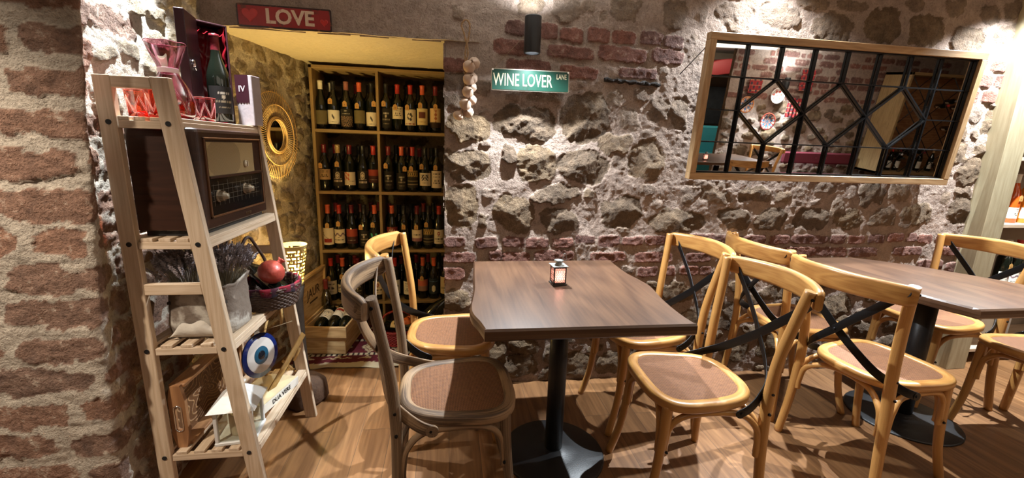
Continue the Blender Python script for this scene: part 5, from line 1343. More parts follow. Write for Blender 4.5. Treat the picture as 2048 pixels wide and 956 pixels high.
# ---- bottom tier: tray, lantern, book, blue eye charm
T4 = .2555
tr = empty('wooden_tray', (-.945, 1.445, T4), 0, 'carved brown wooden tray standing on its side on the bottom tier', 'tray')
tw = mat['tray_wood']
hole = MB()   # end board with handle slot
def slot_board(g, x0, x1, z0, z1, y0, y1, cx, cz, hw, hh):
    n = 24; out = []; inn = []
    for k in range(n):
        a = 2*math.pi*(k+.5)/n; c, s = math.cos(a), math.sin(a)
        inn.append((cx+hw*c, cz+(hh-hw)*math.copysign(1, s)+hw*s))
        w_, h_ = (x1-x0)/2, (z1-z0)/2; sc_ = min(w_/abs(c) if abs(c) > 1e-6 else 9, h_/abs(s) if abs(s) > 1e-6 else 9)
        # corner-aware projection
        px_ = c*sc_; pz_ = s*sc_; out.append(((x0+x1)/2+px_, (z0+z1)/2+pz_))
    V = [(x, y, z) for y in (y0, y1) for ring in (out, inn) for x, z in ring]
    F = []; U = []
    for k in range(n):
        k2 = (k+1) % n
        F += [[k, k2, n+k2, n+k], [2*n+k, 3*n+k, 3*n+k2, 2*n+k2], [n+k, n+k2, 3*n+k2, 3*n+k], [k, 2*n+k, 2*n+k2, k2]]
    U = [[(V[i][0], V[i][2]+V[i][1]) for i in f] for f in F]
    g.add(V, F, U)
slot_board(hole, 0, .052, 0, .235, 0, .014, .026, .112, .0105, .047); hole.build('end_board', tw, tr)
h2 = MB(); slot_board(h2, 0, .052, 0, .235, .386, .400, .026, .112, .0105, .047); h2.build('end_board', tw, tr)
g = MB(); g.tube([(.026+.012*math.cos(a)*1.0, -.001, .112+(.036*(1 if math.sin(a) > 0 else -1))+.012*math.sin(a)) for a in [2*math.pi*k/24+.01 for k in range(24)]], .0022, 6, closed=True); g.build('handle_rim', mat['chrome'], tr)
B('top_board', (0, .014, .223), (.052, .386, .235), tr, tw); B('bottom_side_board', (0, .014, 0), (.052, .386, .012), tr, tw)
g = MB(); V = []; F = []; nu, nv = 150, 90
for j in range(nv+1):
    for i in range(nu+1):
        y = .014+.372*i/nu; z = .012+.211*j/nv; cx_, cz_ = (y-.2)/.19, (z-.117)/.105; r_ = math.hypot(cx_, cz_); a_ = math.atan2(cz_, cx_)
        s1 = math.sin(r_*18-3*math.sin(a_*5)+2*math.sin(a_*3)); hh = .0018*(1 if abs(s1) < .35 and r_ < .98 else 0); V.append((.010+hh, y, z))
for j in range(nv):
    for i in range(nu): F.append([j*(nu+1)+i, j*(nu+1)+i+1, (j+1)*(nu+1)+i+1, (j+1)*(nu+1)+i])
g.add(V, F, None, 0, False); cp = g.build('carved_panel', vcol('carving', .5, .1, 200, .4), tr)
paint(cp, lambda c: (.36, .20, .09) if c.x > .0105 else (.14, .062, .026))
B('backing', (.0, .014, .012), (.008, .386, .223), tr, tw)

ln_ = empty('candle_lantern', (-.755, 1.505, T4), R(6), 'white metal lantern with glass sides and a thick candle, bottom tier', 'lantern')
mat['white_metal'] = plain('white_metal', (.68, .68, .66), .4, 0, .1, 80)
wmt = mat['white_metal']; hb = .056
B('base', (-hb-.008, -hb-.008, 0), (hb+.008, hb+.008, .012), ln_, wmt)
for sx in (-1, 1):
    for sy in (-1, 1): B('corner_post', (sx*hb-.006, sy*hb-.006, .012), (sx*hb+.006, sy*hb+.006, .135), ln_, wmt)
for sx, sy in ((1, 0), (-1, 0), (0, 1), (0, -1)):
    g = MB()
    if sx: g.quad((sx*hb, -hb+.006, .012), (sx*hb, hb-.006, .012), (sx*hb, hb-.006, .135), (sx*hb, -hb+.006, .135))
    else: g.quad((-hb+.006, sy*hb, .012), (hb-.006, sy*hb, .012), (hb-.006, sy*hb, .135), (-hb+.006, sy*hb, .135))
    g.build('glass_pane', mat['clear_glass'], ln_)
g = MB(); r0, r1 = hb+.020, .022
V = [(-r0, -r0, .133), (r0, -r0, .133), (r0, r0, .133), (-r0, r0, .133), (-r1, -r1, .188), (r1, -r1, .188), (r1, r1, .188), (-r1, r1, .188)]
g.add(V, [(0, 3, 2, 1), (0, 1, 5, 4), (1, 2, 6, 5), (2, 3, 7, 6), (3, 0, 4, 7), (4, 5, 6, 7)]); g.box((-r1+.004, -r1+.004, .188), (r1-.004, r1-.004, .200)); g.box((-r1-.002, -r1-.002, .200), (r1+.002, r1+.002, .205)); g.build('roof', wmt, ln_)
g = MB(); g.tube([(.019*math.cos(2*math.pi*k/28), .004, .2235+.019*math.sin(2*math.pi*k/28)) for k in range(28)], .0022, 6, closed=True, T=Matrix.Rotation(R(20), 4, 'Z')); g.build('ring', mat['chrome'], ln_)
cd = MB(); cd.lathe([(0, .0125), (.033, .0125), (.034, .02), (.034, .090), (.030, .094), (.024, .088), (0, .087)], 28); cdo = cd.build('pillar_candle', plain('candle_wax', (.72, .66, .52), .5), None, (-.755, 1.505, T4)); tag(cdo, 'thick cream candle inside the white lantern on the bottom tier', 'candle')
bo = empty('book', (-.772, 1.745, T4), R(-14), 'thick pale book lying flat on the bottom tier, spine towards the room', 'book')
cover = plain('book_cover', (.70, .58, .36), .5, 0, .05, 50, .08); pages = plain('book_pages', (.75, .72, .64), .8, 0, .3, 300)
B('cover', (-.075, -.115, .034), (.080, .115, .037), bo, cover, bev=.0005); B('cover', (-.075, -.115, 0), (.080, .115, .003), bo, cover, bev=.0005)
B('spine', (.078, -.115, 0), (.081, .115, .037), bo, plain('book_spine', (.70, .66, .58), .5), bev=.0005); B('pages', (-.071, -.111, .003), (.077, .111, .034), bo, pages, bev=0)
text('DUA VERE', .026, plain('black_ink', (.01, .01, .01), .6), bo, (.0815, -.002, .0185), (R(90), 0, R(90)), bold=.0004)
ey = empty('evil_eye_charm', (-.757, 1.712, .462), 0, 'round blue and white evil eye charm leaning above the pale book', 'ornament')
T = Matrix.Rotation(R(-20), 4, 'Z') @ Matrix.Rotation(R(84), 4, 'Y')
def disc(name, r, h0, h1, m):
    g = MB(); g.lathe([(0, h0), (r*.985, h0), (r, (h0+h1)/2), (r*.985, h1), (0, h1)], 48, T=T); g.build(name, m, ey)
disc('blue_rim', .090, -.004, .004, plain('cobalt', (.008, .018, .105), .15)); disc('white_ring', .071, .004, .0055, plain('off_white_glaze', (.55, .50, .46), .2))
disc('teal_ring', .036, .0055, .0068, plain('teal_glaze', (.015, .07, .12), .15)); disc('pupil', .018, .0068, .0078, plain('black_glaze', (.006, .008, .012), .1))
g = MB(); g.tube(arc([(-.05, -.01, .085), (-.02, 0, .10), (.03, .06, .092), (.08, .14, .085)], 5), .0012, 5); g.build('hanging_cord', mat['string'], ey)
g = MB(); g.box((-.006, -.012, -.004), (.006, .012, .25), bev=.001)
so2 = empty('wooden_sticks', (-.79, 1.88, T4), 0, 'thin yellow-lit wooden slats and twigs propped behind the evil eye charm', 'wooden ornament')
ow = plain('stick_wood', (.50, .30, .10), .6, 0, .3, 60, .2)
def stick(a, b, w): g = MB(); g.sweep([a, b], rrect(w, .004, .0015, 1), up=(1, -.6, .2)); g.build('stick', ow, so2)
stick((.045, -.165, .02), (.12, .075, .185), .012)
for a, b in (((-.02, -.03, .002), (.0, -.02, .11)), ((.05, .0, .09), (.07, .04, .03)), ((-.05, .05, .16), (-.03, .07, .26)), ((.03, .07, .24), (.05, .03, .33)), ((-.04, -.06, .20), (-.05, -.03, .30)), ((.09, .02, .08), (.115, .03, .135))): stick(a, b, .006)

# ------------------------------------------------------------------ rattan sun mirror on the niche's left wall
A_ = Vector((-1.09, 2.19, 0)); B_ = Vector((-.945, 3.08, 0)); dv = (B_-A_).normalized()
rm = empty('rattan_mirror', (-.982, 2.655, 1.343), math.atan2(dv.y, dv.x), 'round rattan sunburst mirror hanging on the left wall by the niche', 'mirror')
# local: x along the wall (away), -y out of the wall
rat = wood('rattan', (.74, .52, .25), (.50, .30, .12), 40, 8, .5, .2)
g = MB(); n = 76
for k in range(n):
    a = 2*math.pi*k/n; c, s = math.cos(a), math.sin(a); r2_ = .248+.004*math.sin(k*5)
    g.tube([(.098*c, -.012, .098*s), (.175*c, -.016, .175*s), (r2_*c, -.004, r2_*s)], .0014, 5)
g.build('rattan_rays', rat, rm)
def ringm(name, r, rad, y): g = MB(); g.tube([(r*math.cos(2*math.pi*k/64), y, r*math.sin(2*math.pi*k/64)) for k in range(64)], rad, 8, closed=True, up=(0, 1, 0)); return g.build(name, rat, rm)
ringm('inner_hoop', .098, .0065, -.016); ringm('inner_hoop', .090, .004, -.020); ringm('middle_hoop', .168, .0026, -.020); ringm('outer_hoop', .236, .0028, -.003)
g = MB(); g.lathe([(0, 0), (.094, 0)], 48, T=Matrix.Translation((0, -.010, 0)) @ Matrix.Rotation(R(90), 4, 'X')); g.build('mirror_glass', mat['mirror'], rm)
g = MB(); g.lathe([(0, 0), (.11, 0), (.11, .006), (0, .006)], 32, T=Matrix.Translation((0, 0, 0)) @ Matrix.Rotation(R(90), 4, 'X')); g.build('backing', mat['black_paint'], rm)

# ------------------------------------------------------------------ signs
def rsign(name, w_, h_, m, th=.004, r=.01, parent=None):
    g = MB(); pts = rrect(w_/2, h_/2, r, 5); V = [(x, 0, z) for x, z in pts]+[(x, -th, z) for x, z in pts]; n = len(pts)
    g.add(V, [list(range(n))[::1], [n+k for k in range(n)][::-1]]+[[k, k+n, (k+1) % n+n, (k+1) % n] for k in range(n)]); return g.build(name, m, parent)
def worn(name, c, c2, scale=14, th=(.55, .62), edge=None):
    m, nt, b = newmat(name); tc = N(nt, 'ShaderNodeTexCoord'); no = N(nt, 'ShaderNodeTexNoise'); no.inputs['Scale'].default_value = scale; no.inputs['Detail'].default_value = 8; no.inputs['Roughness'].default_value = .7
    L(nt, tc.outputs['Object'], no.inputs[0]); cr = N(nt, 'ShaderNodeValToRGB'); e = cr.color_ramp.elements; e[0].position = th[0]; e[0].color = (*c, 1); e[1].position = th[1]; e[1].color = (*c2, 1)
    L(nt, no.outputs['Fac'], cr.inputs[0]); L(nt, cr.outputs[0], b.inputs[0]); b.inputs['Roughness'].default_value = .45; return m
sg = empty('love_sign', (-.722, 2.172, 1.846), 0, 'red metal LOVE sign with two hearts above the niche opening', 'sign')
rsign('sign_border', .394, .094, worn('sign_edge', (.03, .015, .012), (.16, .06, .03), 30), .004, .008, sg)
p_ = rsign('sign_plate', .380, .080, worn('sign_red', (.26, .018, .018), (.12, .03, .02), 16), .0018, .006, sg); p_.location = (0, -.004, 0)
lm = worn('sign_letters', (.60, .46, .33), (.32, .16, .10), 60, (.55, .7))
text('LOVE', .083, lm, sg, (.022, -.0062, -.001), (R(90), 0, 0), ext=.0012, sx=1.02, bold=.0025)
def heart(cx, cz, s_, m, name='heart'):
    g = MB(); n = 40; pts = []
    for k in range(n):
        t = 2*math.pi*k/n; x = 16*math.sin(t)**3; z = 13*math.cos(t)-5*math.cos(2*t)-2*math.cos(3*t)-math.cos(4*t); pts.append((cx+x*s_/32, cz+z*s_/32))
    V = [(x, -.0060, z) for x, z in pts]+[(cx+(x-cx)*.9, -.0085, cz+(z-cz)*.9) for x, z in pts]
    g.add(V, [[k, (k+1) % n, (k+1) % n+n, k+n] for k in range(n)]+[[n+k for k in range(n)]]); g.build(name, m, sg)
hm = plain('heart_red', (.42, .03, .025), .35, 0, .1, 60, .15)
heart(-.143, .004, .066, hm); heart(.165, -.010, .034, hm)

ws = empty('wine_lover_sign', (.3875, 2.135, 1.635), 0, 'green street-style WINE LOVER LANE sign hanging under the black wall light', 'sign'); ws.rotation_euler = (R(-3), R(-.5), 0)
rsign('sign_edge', .382, .100, plain('pale_edge', (.55, .5, .4), .5, .3), .003, .004, ws)
gp_ = rsign('sign_plate', .374, .092, worn('sign_green', (.005, .050, .032), (.012, .024, .016), 12, (.58, .68)), .0015, .003, ws); gp_.location = (0, -.003, 0)
lm2 = worn('cream_letters', (.72, .63, .42), (.30, .18, .08), 50, (.58, .7))
text('WINE LOVER', .082, lm2, ws, (-.038, -.0046, -.003), (R(90), 0, 0), ext=.0006, sx=.60, bold=.0002)
text('LANE', .034, lm2, ws, (.152, -.0046, .022), (R(90), 0, 0), ext=.0006, sx=.62)
for s in (-1, 1):
    g = MB(); g.tube([(s*.184, -.002, .046), (s*.030, -.012, .205)], .0009, 5); g.build('cord', mat['string'], ws)
    g = MB(); g.cyl((s*.184, -.007, .044), (s*.184, .0, .044), .004, 10); g.build('grommet', mat['chrome'], ws)

# ------------------------------------------------------------------ wall light
def sconce(loc, label, sc=1.0, face=1):
    t = empty('wall_light', loc, 0 if face == 1 else R(180), label, 'wall light')
    g = MB(); g.lathe([(.031, -.079), (.0375, -.080), (.0385, -.076), (.0385, .076), (.0375, .080), (.031, .079)], 32); g.lathe([(.031, -.079), (.031, -.058), (.031, .058), (.031, .079)], 32); g.build('cylinder_housing', mat['black_paint'], t)
    g = MB(); g.box((-.022, .030, -.045), (.022, .085, .045), bev=.003); g.build('wall_bracket', mat['black_paint'], t)
    for s in (1, -1):
        g = MB(); T = Matrix.Translation((0, 0, s*.062)); g.lathe([(0, 0), (.030, 0)], 24, T=T); g.build('lamp_lens', emis('lens_glow', (.85, .93, 1.0), 9.0), t)
    return t
sconce((.380, 2.085, 1.828), 'black cylinder wall light above the green sign, shining up and down')

# ------------------------------------------------------------------ garlic braid
gar = plain('garlic_skin', (.48, .34, .25), .55, 0, .15, 60, .12); rope = plain('rope', (.33, .20, .10), .9, 0, .4, 200, .3)
ga = empty('garlic_braid', (.085, 2.135, 1.60), 0, 'braid of dried garlic bulbs on a twisted rope loop, right of the niche', 'garlic')
def twist(path, r, name):
    g = MB(); pp = arc(path, 10)
    for ph in (0, math.pi):
        pts = []
        for i, p in enumerate(pp): a = i*.75+ph; pts.append(p+Vector((math.cos(a)*r, math.sin(a)*r, 0)))
        g.tube(pts, r*1.0, 6)
    return g.build(name, rope, ga)
twist([(-.010, 0, .10), (.000, 0, .15), (-.018, 0, .225), (-.030, 0, .26), (-.014, 0, .285), (.006, 0, .27), (.004, 0, .22), (-.012, 0, .15), (-.012, 0, .09), (-.010, 0, -.02), (-.012, 0, -.10)], .0026, 'rope_loop')
for k, (x, z, r_, dy) in enumerate([(.113, 1.697, .028, 0), (.090, 1.678, .029, -.02), (.103, 1.630, .027, -.006), (.088, 1.622, .027, -.02), (.103, 1.590, .024, 0), (.085, 1.566, .027, -.02), (.104, 1.532, .024, 0), (.074, 1.510, .028, -.02), (.089, 1.476, .025, 0), (.042, 1.458, .025, -.008)]):
    g = MB(); prof = [(0, -.80), (.35, -.84), (.75, -.62), (1.0, -.15), (.96, .25), (.66, .60), (.30, .85), (.14, 1.05), (.12, 1.35)]; n = 28; V = []
    for (rr, zz) in prof:
        for j in range(n): a = 2*math.pi*j/n; q = 1+.07*abs(math.cos(a*3.5))*(rr > .3)-.03; V.append((rr*r_*q*math.cos(a), rr*r_*q*math.sin(a), zz*r_))
    F = [[j*n+i, j*n+(i+1) % n, (j+1)*n+(i+1) % n, (j+1)*n+i] for j in range(len(prof)-1) for i in range(n)]
    rx_ = Matrix.Rotation(R([70, 60, 75, 50, 80, 65, 70, 60, 75, 10][k]), 4, 'X') @ Matrix.Rotation(R(k*37), 4, 'Z')
    rz_ = Matrix.Rotation(R([-60, 40, -50, 50, -40, 60, -50, 40, -60, 25][k]), 4, 'Y')
    g.add(V, F, None, 0, True, Matrix.Translation((x-.085, dy-.008, z-1.60)) @ rz_ @ rx_); g.build('garlic_bulb', gar, ga)

# ------------------------------------------------------------------ small candle lantern on the table
def tin_lantern(loc, rz, label, glow=1.0):
    t = empty('tin_lantern', loc, rz, label, 'lantern'); gm = plain('tin_grey', (.30, .30, .28), .4, .6, .1, 100)
    dk = plain('tin_dark', (.10, .085, .08), .45, .5, .1, 100)
    h = .027
    g = MB(); g.box((-h-.003, -h-.003, 0), (h+.003, h+.003, .006)); g.build('base', dk, t)
    for q in range(4):
        T = Matrix.Rotation(R(90*q), 4, 'Z'); g = MB()
        for a, b in (((-h, -h, .006), (-h+.005, -h+.0015, .080)), ((h-.005, -h, .006), (h, -h+.0015, .080)), ((-h, -h, .006), (h, -h+.0015, .013)), ((-h, -h, .073), (h, -h+.0015, .080))): g.box(a, b, T=T)
        # pierced pattern: crossing curls
        for i in range(-3, 4):
            for s in (1, -1):
                pts = []
                for k in range(13):
                    z = .013+.060*k/12; x = i*.0075+s*.0075*math.sin((z-.043)*105); x = max(-h+.004, min(h-.004, x)); pts.append((x, -h+.0008, z))
                g.tube(pts, .0007, 4, T=T)
        for k in range(1, 8): g.box((-h+.004, -h+.0003, .013+.0075*k-.0005), (h-.004, -h+.0013, .013+.0075*k+.0005), T=T)
        g.build('pierced_side', dk, t)
    g = MB()
    for q in range(4):
        T = Matrix.Rotation(R(90*q), 4, 'Z'); g.quad((-h+.001, -h+.004, .006), (h-.001, -h+.004, .006), (h-.001, -h+.004, .080), (-h+.001, -h+.004, .080), T=T)
    m, nt, b = newmat('frosted_pink'); b.inputs['Base Color'].default_value = (.85, .55, .50, 1); b.inputs['Roughness'].default_value = .6
    tl = N(nt, 'ShaderNodeBsdfTranslucent'); tl.inputs[0].default_value = (1, .78, .70, 1); mx = N(nt, 'ShaderNodeMixShader'); mx.inputs[0].default_value = .75
    out = nt.nodes['Material Output']; L(nt, b.outputs[0], mx.inputs[1]); L(nt, tl.outputs[0], mx.inputs[2]); L(nt, mx.outputs[0], out.inputs[0])
    g.build('frosted_liner', m, t)
    g = MB(); g.box((-h-.006, -h-.006, .080), (h+.006, h+.006, .082)); g.lathe([(.017, .082), (.014, .086), (.0115, .098), (.012, .1005), (0, .1005)], 20); g.lathe([(0, .1005), (.019, .1005), (.0195, .103), (0, .104)], 24); g.build('lid', gm, t)
    g = MB(); g.tube([(.012+.0, -.012, .090)]+[(.012+.014*(1-math.cos(math.pi*k/12))*.9, -.012+.024*k/12, .090+.042*math.sin(math.pi*k/12)) for k in range(1, 12)]+[(.012+.0, .012, .090)], .0008, 5); g.build('wire_handle', gm, t)
    g = MB(); g.cyl((0, 0, .006), (0, 0, .018), .014, 16); g.build('tealight', plain('wax_pink', (.8, .4, .4), .5), t)
    g = MB(); g.ball((0, 0, .027), (.004, .004, .008), 10, 8); g.build('flame', emis('flame_glow', (1, .45, .30), 25*glow), t)
    l = point('tealight_light', (loc[0], loc[1], loc[2]+.040), .16*glow, (1, .55, .45), .008); return t
tin_lantern((.452, 1.668, .7605), R(4), 'small pierced tin lantern with a lit tealight on the near table')

# ------------------------------------------------------------------ panelled mirror leaning off the wall
tilt = R(4.3)
pm = empty('panelled_mirror', (1.285, 2.132, 1.221), 0, 'large wood-framed mirror with a black lattice of squares and diamonds', 'mirror'); pm.rotation_euler = (tilt, 0, 0)
MW, MH = 1.552, .644; fw = .035; fd = .030
B('frame_rail', (-fw, -fd, -fw), (MW+fw, .012, 0), pm, mat['frame_wood']); B('frame_rail', (-fw, -fd, MH), (MW+fw, .012, MH+fw), pm, mat['frame_wood'])
B('frame_stile', (-fw, -fd-.0005, 0), (0, .012, MH), pm, mat['frame_wood']); B('frame_stile', (MW, -fd-.0005, 0), (MW+fw, .012, MH), pm, mat['frame_wood'])
g = MB(); g.quad((0, 0, 0), (MW, 0, 0), (MW, 0, MH), (0, 0, MH)); g.build('mirror_glass', mat['mirror'], pm)
g = MB(); g.box((-.01, .002, -.01), (MW+.01, .010, MH+.01)); g.build('backing', mat['black_paint'], pm)
iron = plain('wrought_iron', (.010, .010, .011), .35, .5)
bw = .0037; y0, y1 = -.016, -.004; cw = .190; rh = MH/4; nc = 8
g = MB()
def bar(a, b, w=bw, ya=y0, yb=y1): g.sweep([(a[0], (ya+yb)/2, a[1]), (b[0], (ya+yb)/2, b[1])], [(-w, -(yb-ya)/2), (w, -(yb-ya)/2), (w, (yb-ya)/2), (-w, (yb-ya)/2)], up=(0, 1, 0), smooth=False)
for a, b in (((0, .004), (MW, .004)), ((0, MH-.004), (MW, MH-.004)), ((.004, 0), (.004, MH)), ((MW-.008, 0), (MW-.008, MH))): bar(a, b)
for k in range(1, nc):
    x = k*cw
    if k % 2: bar((x, 0), (x, MH))
    else:
        bar((x, 0), (x, rh)); bar((x, MH-rh), (x, MH))
        bar((x, rh), (x-cw, 2*rh)); bar((x, rh), (x+cw, 2*rh)); bar((x, MH-rh), (x-cw, 2*rh)); bar((x, MH-rh), (x+cw, 2*rh))
for z in (rh, 3*rh): bar((0, z), (MW, z), .0028)
bar((0, 2*rh), (cw, 2*rh), .0028); bar((7*cw, 2*rh), (MW, 2*rh), .0028)
g.build('iron_lattice', iron, pm)
g = MB(); g.tube([(-.03, .01, MH-.03), (-.13, .045, MH-.16)], .0025, 6); g.build('support_wire', iron, pm)

# ------------------------------------------------------------------ shelf unit at the right edge
rs_ = empty('display_shelf', (3.26, 2.2, 0), label='pale wooden display shelf with bottles at the right edge, past the stone wall', cat='shelf')
o_ = (3.26, 2.2, 0); PWD = mat['post_wood']
bx('post', (3.19, 2.09, 0), (3.335, 2.235, 2.30), PWD, rs_, o_, .003)
bx('post', (4.50, 2.10, 0), (4.56, 2.24, 2.30), PWD, rs_, o_, .003)
for z in (.10, .505, .945, 1.36, 1.78): bx('shelf_board', (3.43, 2.16, z-.022), (4.50, 2.505, z), mat['pine'], rs_, o_)
mat['orange_liquor'] = plain('orange_liquor', (.70, .11, .015), .06, 0, 0, 80, 0, .6)
mat['amber_liquor'] = plain('amber_liquor', (.75, .25, .02), .06, 0, 0, 80, 0, .6)
for i, (x, gm, cc) in enumerate([(3.60, mat['orange_liquor'], WHT), (3.705, mat['amber_liquor'], WHT), (3.81, mat['orange_liquor'], WHT), (3.92, mat['amber_liquor'], GOLD), (4.03, mat['orange_liquor'], WHT)]):
    bottle(['orange liquor bottle next to the pale post, white label', 'amber liquor bottle, second from the pale post', 'orange liquor bottle, third from the pale post', 'amber bottle with a gold cap on the display shelf', 'orange liquor bottle, far end of the display shelf row'][i], 'liquor bottles on the display shelf', (x, 2.25, .945), cc, 'lines', WHT, 'burg' if i % 2 == 0 else 'bord', .0, .16, 1.0, (.03, .10), glass=gm)
for i, x in enumerate((3.62, 3.71, 3.80, 3.89, 3.98)):
    bottle(['dark wine bottle with a white cap, nearest the pale post', 'dark wine bottle with a red cap, beside the pale post', 'dark wine bottle, third on the low display shelf', 'dark wine bottle, fourth on the low display shelf', 'dark wine bottle, last on the low display shelf'][i], 'wine bottles on the low display shelf', (x, 2.22, .505), (WHT, RED, WHT, RED, DRED)[i], 'splash', WHT, 'bord', .0, .16, 1.05, (.03, .12))
for i, (x, c) in enumerate(((3.55, (.62, .66, .68)), (3.70, (.70, .70, .66)), (3.85, (.6, .62, .66)))):
    o = bx('gift_carton', (x, 2.30, .105), (x+.11, 2.41, .40), plain('carton_%d' % i, c, .6), None); tag(o, ['pale blue-grey bottle carton on the bottom display shelf by the post', 'off-white bottle carton in the middle of the bottom display shelf', 'grey bottle carton at the right of the bottom display shelf'][i], 'carton', 'cartons on the display shelf')

# ------------------------------------------------------------------ opposite side of the room, seen in the big mirror
sconce((4.96, -1.885, 1.80), 'black cylinder wall light on the opposite wall, seen in the mirror', 1, -1)
def plate(label, x, z, r, c1, c2, dep=.03, k=7):
    g = MB(); T = Matrix.Translation((x, -1.945, z)) @ Matrix.Rotation(R(-90), 4, 'X')
    prof = [(0, .0), (r*.55, .002), (r*.68, .010), (r, .018), (r*.99, .022), (r*.66, .014), (r*.5, .006), (0, .005)]
    prof2 = []
    for a, b in zip(prof[:-1], prof[1:]):
        for q in range(4): prof2.append((a[0]+(b[0]-a[0])*q/4, a[1]+(b[1]-a[1])*q/4))
    prof2.append(prof[-1]); g.lathe(prof2, 72, T=T); o = g.build('ceramic_plate', vcol('painted_ceramic', .15, 0, 10, .5)); tag(o, label, 'plate', 'painted plates on the opposite wall')
    def fn(c):
        dx, dz = c.x-x, c.z-z; q = math.hypot(dx, dz)/r; a = math.atan2(dz, dx)
        if q > .9: return c1
        return c2 if math.sin(a*k)+math.sin(q*15) > .2 else c1 if math.sin(a*k*2+q*9) > .3 else (.55, .45, .38)
    paint(o, fn)
plate('white and red painted plate under the opposite wall light', 4.90, 1.62, .115, (.62, .58, .54), (.45, .06, .04))
plate('red and blue painted plate below the white one, in the mirror', 4.84, 1.24, .13, (.30, .05, .03), (.05, .14, .25))
plate('orange-brown painted plate at the left in the mirror', 4.42, 1.47, .12, (.45, .16, .05), (.06, .12, .25))
def textile(label, x, z, w_, h_, rot=0):
    g = MB(); nu, nv = 30, 40; V = [(x-w_/2+w_*i/nu, -1.935-.004*math.sin(i*.8), z-h_/2+h_*j/nv) for j in range(nv+1) for i in range(nu+1)]
    g.add(V, [[j*(nu+1)+i, j*(nu+1)+i+1, (j+1)*(nu+1)+i+1, (j+1)*(nu+1)+i][::-1] for j in range(nv) for i in range(nu)])
    o = g.build('wall_textile', vcol('woven_textile', .95, .3, 200)); tag(o, label, 'wall hanging', 'small red textiles on the opposite wall')
    md = o.modifiers.new('s', 'SOLIDIFY'); md.thickness = .006
    paint(o, lambda c: (.045, .03, .04) if (math.sin((c.x-x)*70)*math.sin((c.z-z)*60) > .45) else ((.34, .18, .10) if abs(math.sin((c.z-z)*42)) < .22 else (.22, .02, .02)))
textile('red patterned textile near the opposite wall light', 5.33, 1.86, .22, .30); textile('red patterned textile left of the opposite wall light', 4.50, 1.75, .20, .22); textile('brick-red square textile right of the plates', 5.22, 1.46, .22, .28)
# table, chairs and lantern over there
tb = table('dining_table', wavy([(3.15, -.95), (3.12, -1.3), (3.16, -1.72)])+wavy([(4.28, -1.72), (4.33, -1.4), (4.30, -.95)]), .76, .045, (3.75, -1.33), .24, 'long walnut table across the room, seen only in the mirror')
tb['group'] = 'live-edge tables on black pedestals'
tin_lantern((3.42, -1.12, .7605), .3, 'lit tin lantern on the table across the room, seen in the mirror', 1.0)
c = chair(4.30, -1.86, 100, 'wooden cross-back chair across the room, seen upright in the mirror'); c.location = (4.52, -1.55, 0); c.rotation_euler = (0, 0, R(150))
c = chair(3.5, -.62, 270, 'wooden cross-back chair with its back to the mirror, across the room')
# candle glass and dark red cushioned bench
bn = empty('wall_bench', (5.95, -1.72, 0), label='wall bench with a dark red cushion on the far side, in the mirror', cat='bench')
B('seat_base', (-.7, -.21, 0), (.6, .20, .40), bn, mat['post_wood']); B('cushion', (-.7, -.21, .40), (.6, .22, .47), bn, plain('dark_red_fabric', (.12, .012, .022), .9), bev=.02); B('back_cushion', (-.7, -.24, .62), (.6, -.18, .80), bn, plain('dark_red_fabric_2', (.12, .012, .022), .9), bev=.02)
# dim alcove behind the opening: turquoise seat, black crates, red arch
tq = empty('turquoise_bench', (4.80, -3.35, 0), label='turquoise upholstered bench at the far left of the mirror image', cat='bench')
tqm = plain('turquoise_fabric', (.05, .36, .42), .8); B('seat', (-.6, -.3, .2), (.5, .25, .50), tq, tqm, bev=.03); B('backrest', (-.6, -.42, .45), (.5, -.28, 1.0), tq, tqm, bev=.03); B('plinth', (-.58, -.28, 0), (.48, .2, .2), tq, mat['black_paint'])
ar = MB(); pts = arc([(4.2, -3.65, 1.70), (4.7, -3.65, 2.0), (5.2, -3.65, 2.08), (5.9, -3.65, 2.03)], 6)
ar.sweep(pts, rrect(.13, .2, .02, 2), up=(0, 1, 0)); tag(ar.build('red_arch', plain('red_paint', (.22, .02, .02), .6)), 'dark red curved arch in the far left of the mirror image', 'arch')
bkx = B('black_crate_shelf', (4.5, -4.1, 1.02), (5.8, -3.95, 1.72), None, plain('black_crates', (.02, .022, .025), .5, 0, .9, 14, .5)); tag(bkx, 'black rack of stacked dark bottles behind the turquoise bench', 'shelf')
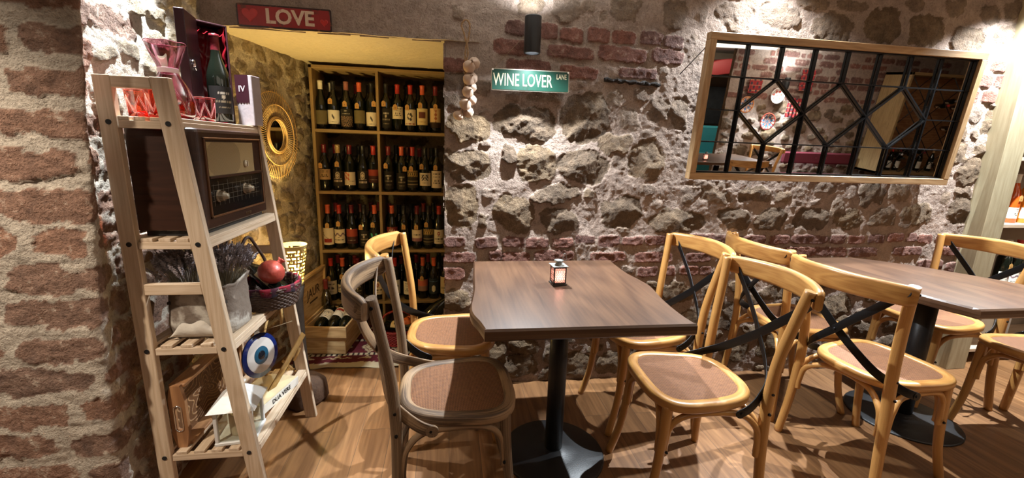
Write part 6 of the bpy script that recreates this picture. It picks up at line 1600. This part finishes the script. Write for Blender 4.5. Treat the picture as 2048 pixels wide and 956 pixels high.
# tall wine cabinet with crossed iron rods
wc = empty('wine_cabinet', (7.45, -1.90, .55), label='big wooden wine cabinet with crossed iron rods, right side of the mirror image', cat='cabinet')
cwm = mat['rack_wood']
B('side_panel', (-.80, -.05, 0), (-.76, .36, 1.50), wc, cwm); B('side_panel', (1.5, -.05, 0), (1.54, .36, 1.50), wc, cwm); B('top_panel', (-.80, -.05, 1.46), (1.54, .36, 1.50), wc, cwm); B('bottom_panel', (-.80, -.05, 0), (1.54, .36, .04), wc, cwm); B('back_panel', (-.76, -.06, .04), (1.5, -.05, 1.46), wc, mat['tray_wood'])
g = MB()
for k in range(-5, 9):
    x = -.76+k*.36
    for s in (1, -1):
        a = Vector((x if s > 0 else x+1.42, .34, .04)); b = Vector((x+1.42 if s > 0 else x, .34, 1.46)); pts = []
        ts = sorted([0, 1]+[max(0, min(1, (q-a.x)/(b.x-a.x))) for q in (-.76, 1.5)])
        p0 = a.lerp(b, ts[1]); p1 = a.lerp(b, ts[2])
        if (p1-p0).length > .1 and -.77 < p0.x < 1.51 and -.77 < p1.x < 1.51: g.cyl(p0, p1, .006, 6)
g.build('iron_rods', iron, wc)
rr_ = random.Random(9)
CB = [(-0.4, 0.3), (-0.28, 0.36), (-0.34, 0.24), (-0.16, 0.3), (0.0, 0.34), (0.36, 0.72), (0.5, 0.66), (0.64, 0.74), (0.5, 0.8), (0.8, 0.66), (0.1, 1.05), (0.24, 1.12), (0.4, 1.04), (0.94, 0.92), (1.1, 0.6)]
wcl = 'dark wine bottle lying between the iron rods of the wine cabinet'
for x, z in CB:
    b_ = bottle(wcl, 'bottles lying in the wine cabinet', (0, 0, 0), rr_.choice([RED, DRED, BLK, SIL]), 'lines', CRM, seg=14)
    q = Vector((-.45, .88, .05)).to_track_quat('Z', 'Y').to_matrix().to_4x4(); q.translation = Vector((7.45+x+.08, -1.90+.07, .55+z)); b_.matrix_world = q
for i, x in enumerate((-.45, -.30, .10, .32, .55, .75)):
    bottle(['white-labelled bottle standing at the left foot of the wine cabinet', 'white-labelled bottle, second at the foot of the wine cabinet', 'bottle with a wide white label inside the wine cabinet', 'bottle with a black cross on its white label, in the cabinet', 'dark tall bottle right of the cross label, in the cabinet', 'bottle with a pale label at the right foot of the cabinet'][i], 'bottles standing in the wine cabinet', (7.45+x, -1.72, .592), (RED, DRED, BLK, TAN, BLK, RED)[i], 'plain' if i != 3 else 'plain', WHT, 'burg', rz=R(180), lz=(.04, .15), h=1.15)
g = MB(); g.box((7.75, -1.6585, .66), (7.79, -1.6575, .73)); g.box((7.735, -1.6585, .685), (7.805, -1.6575, .705)); tag(g.build('cross_mark', ink), 'black cross printed on a wine label inside the cabinet', 'label')
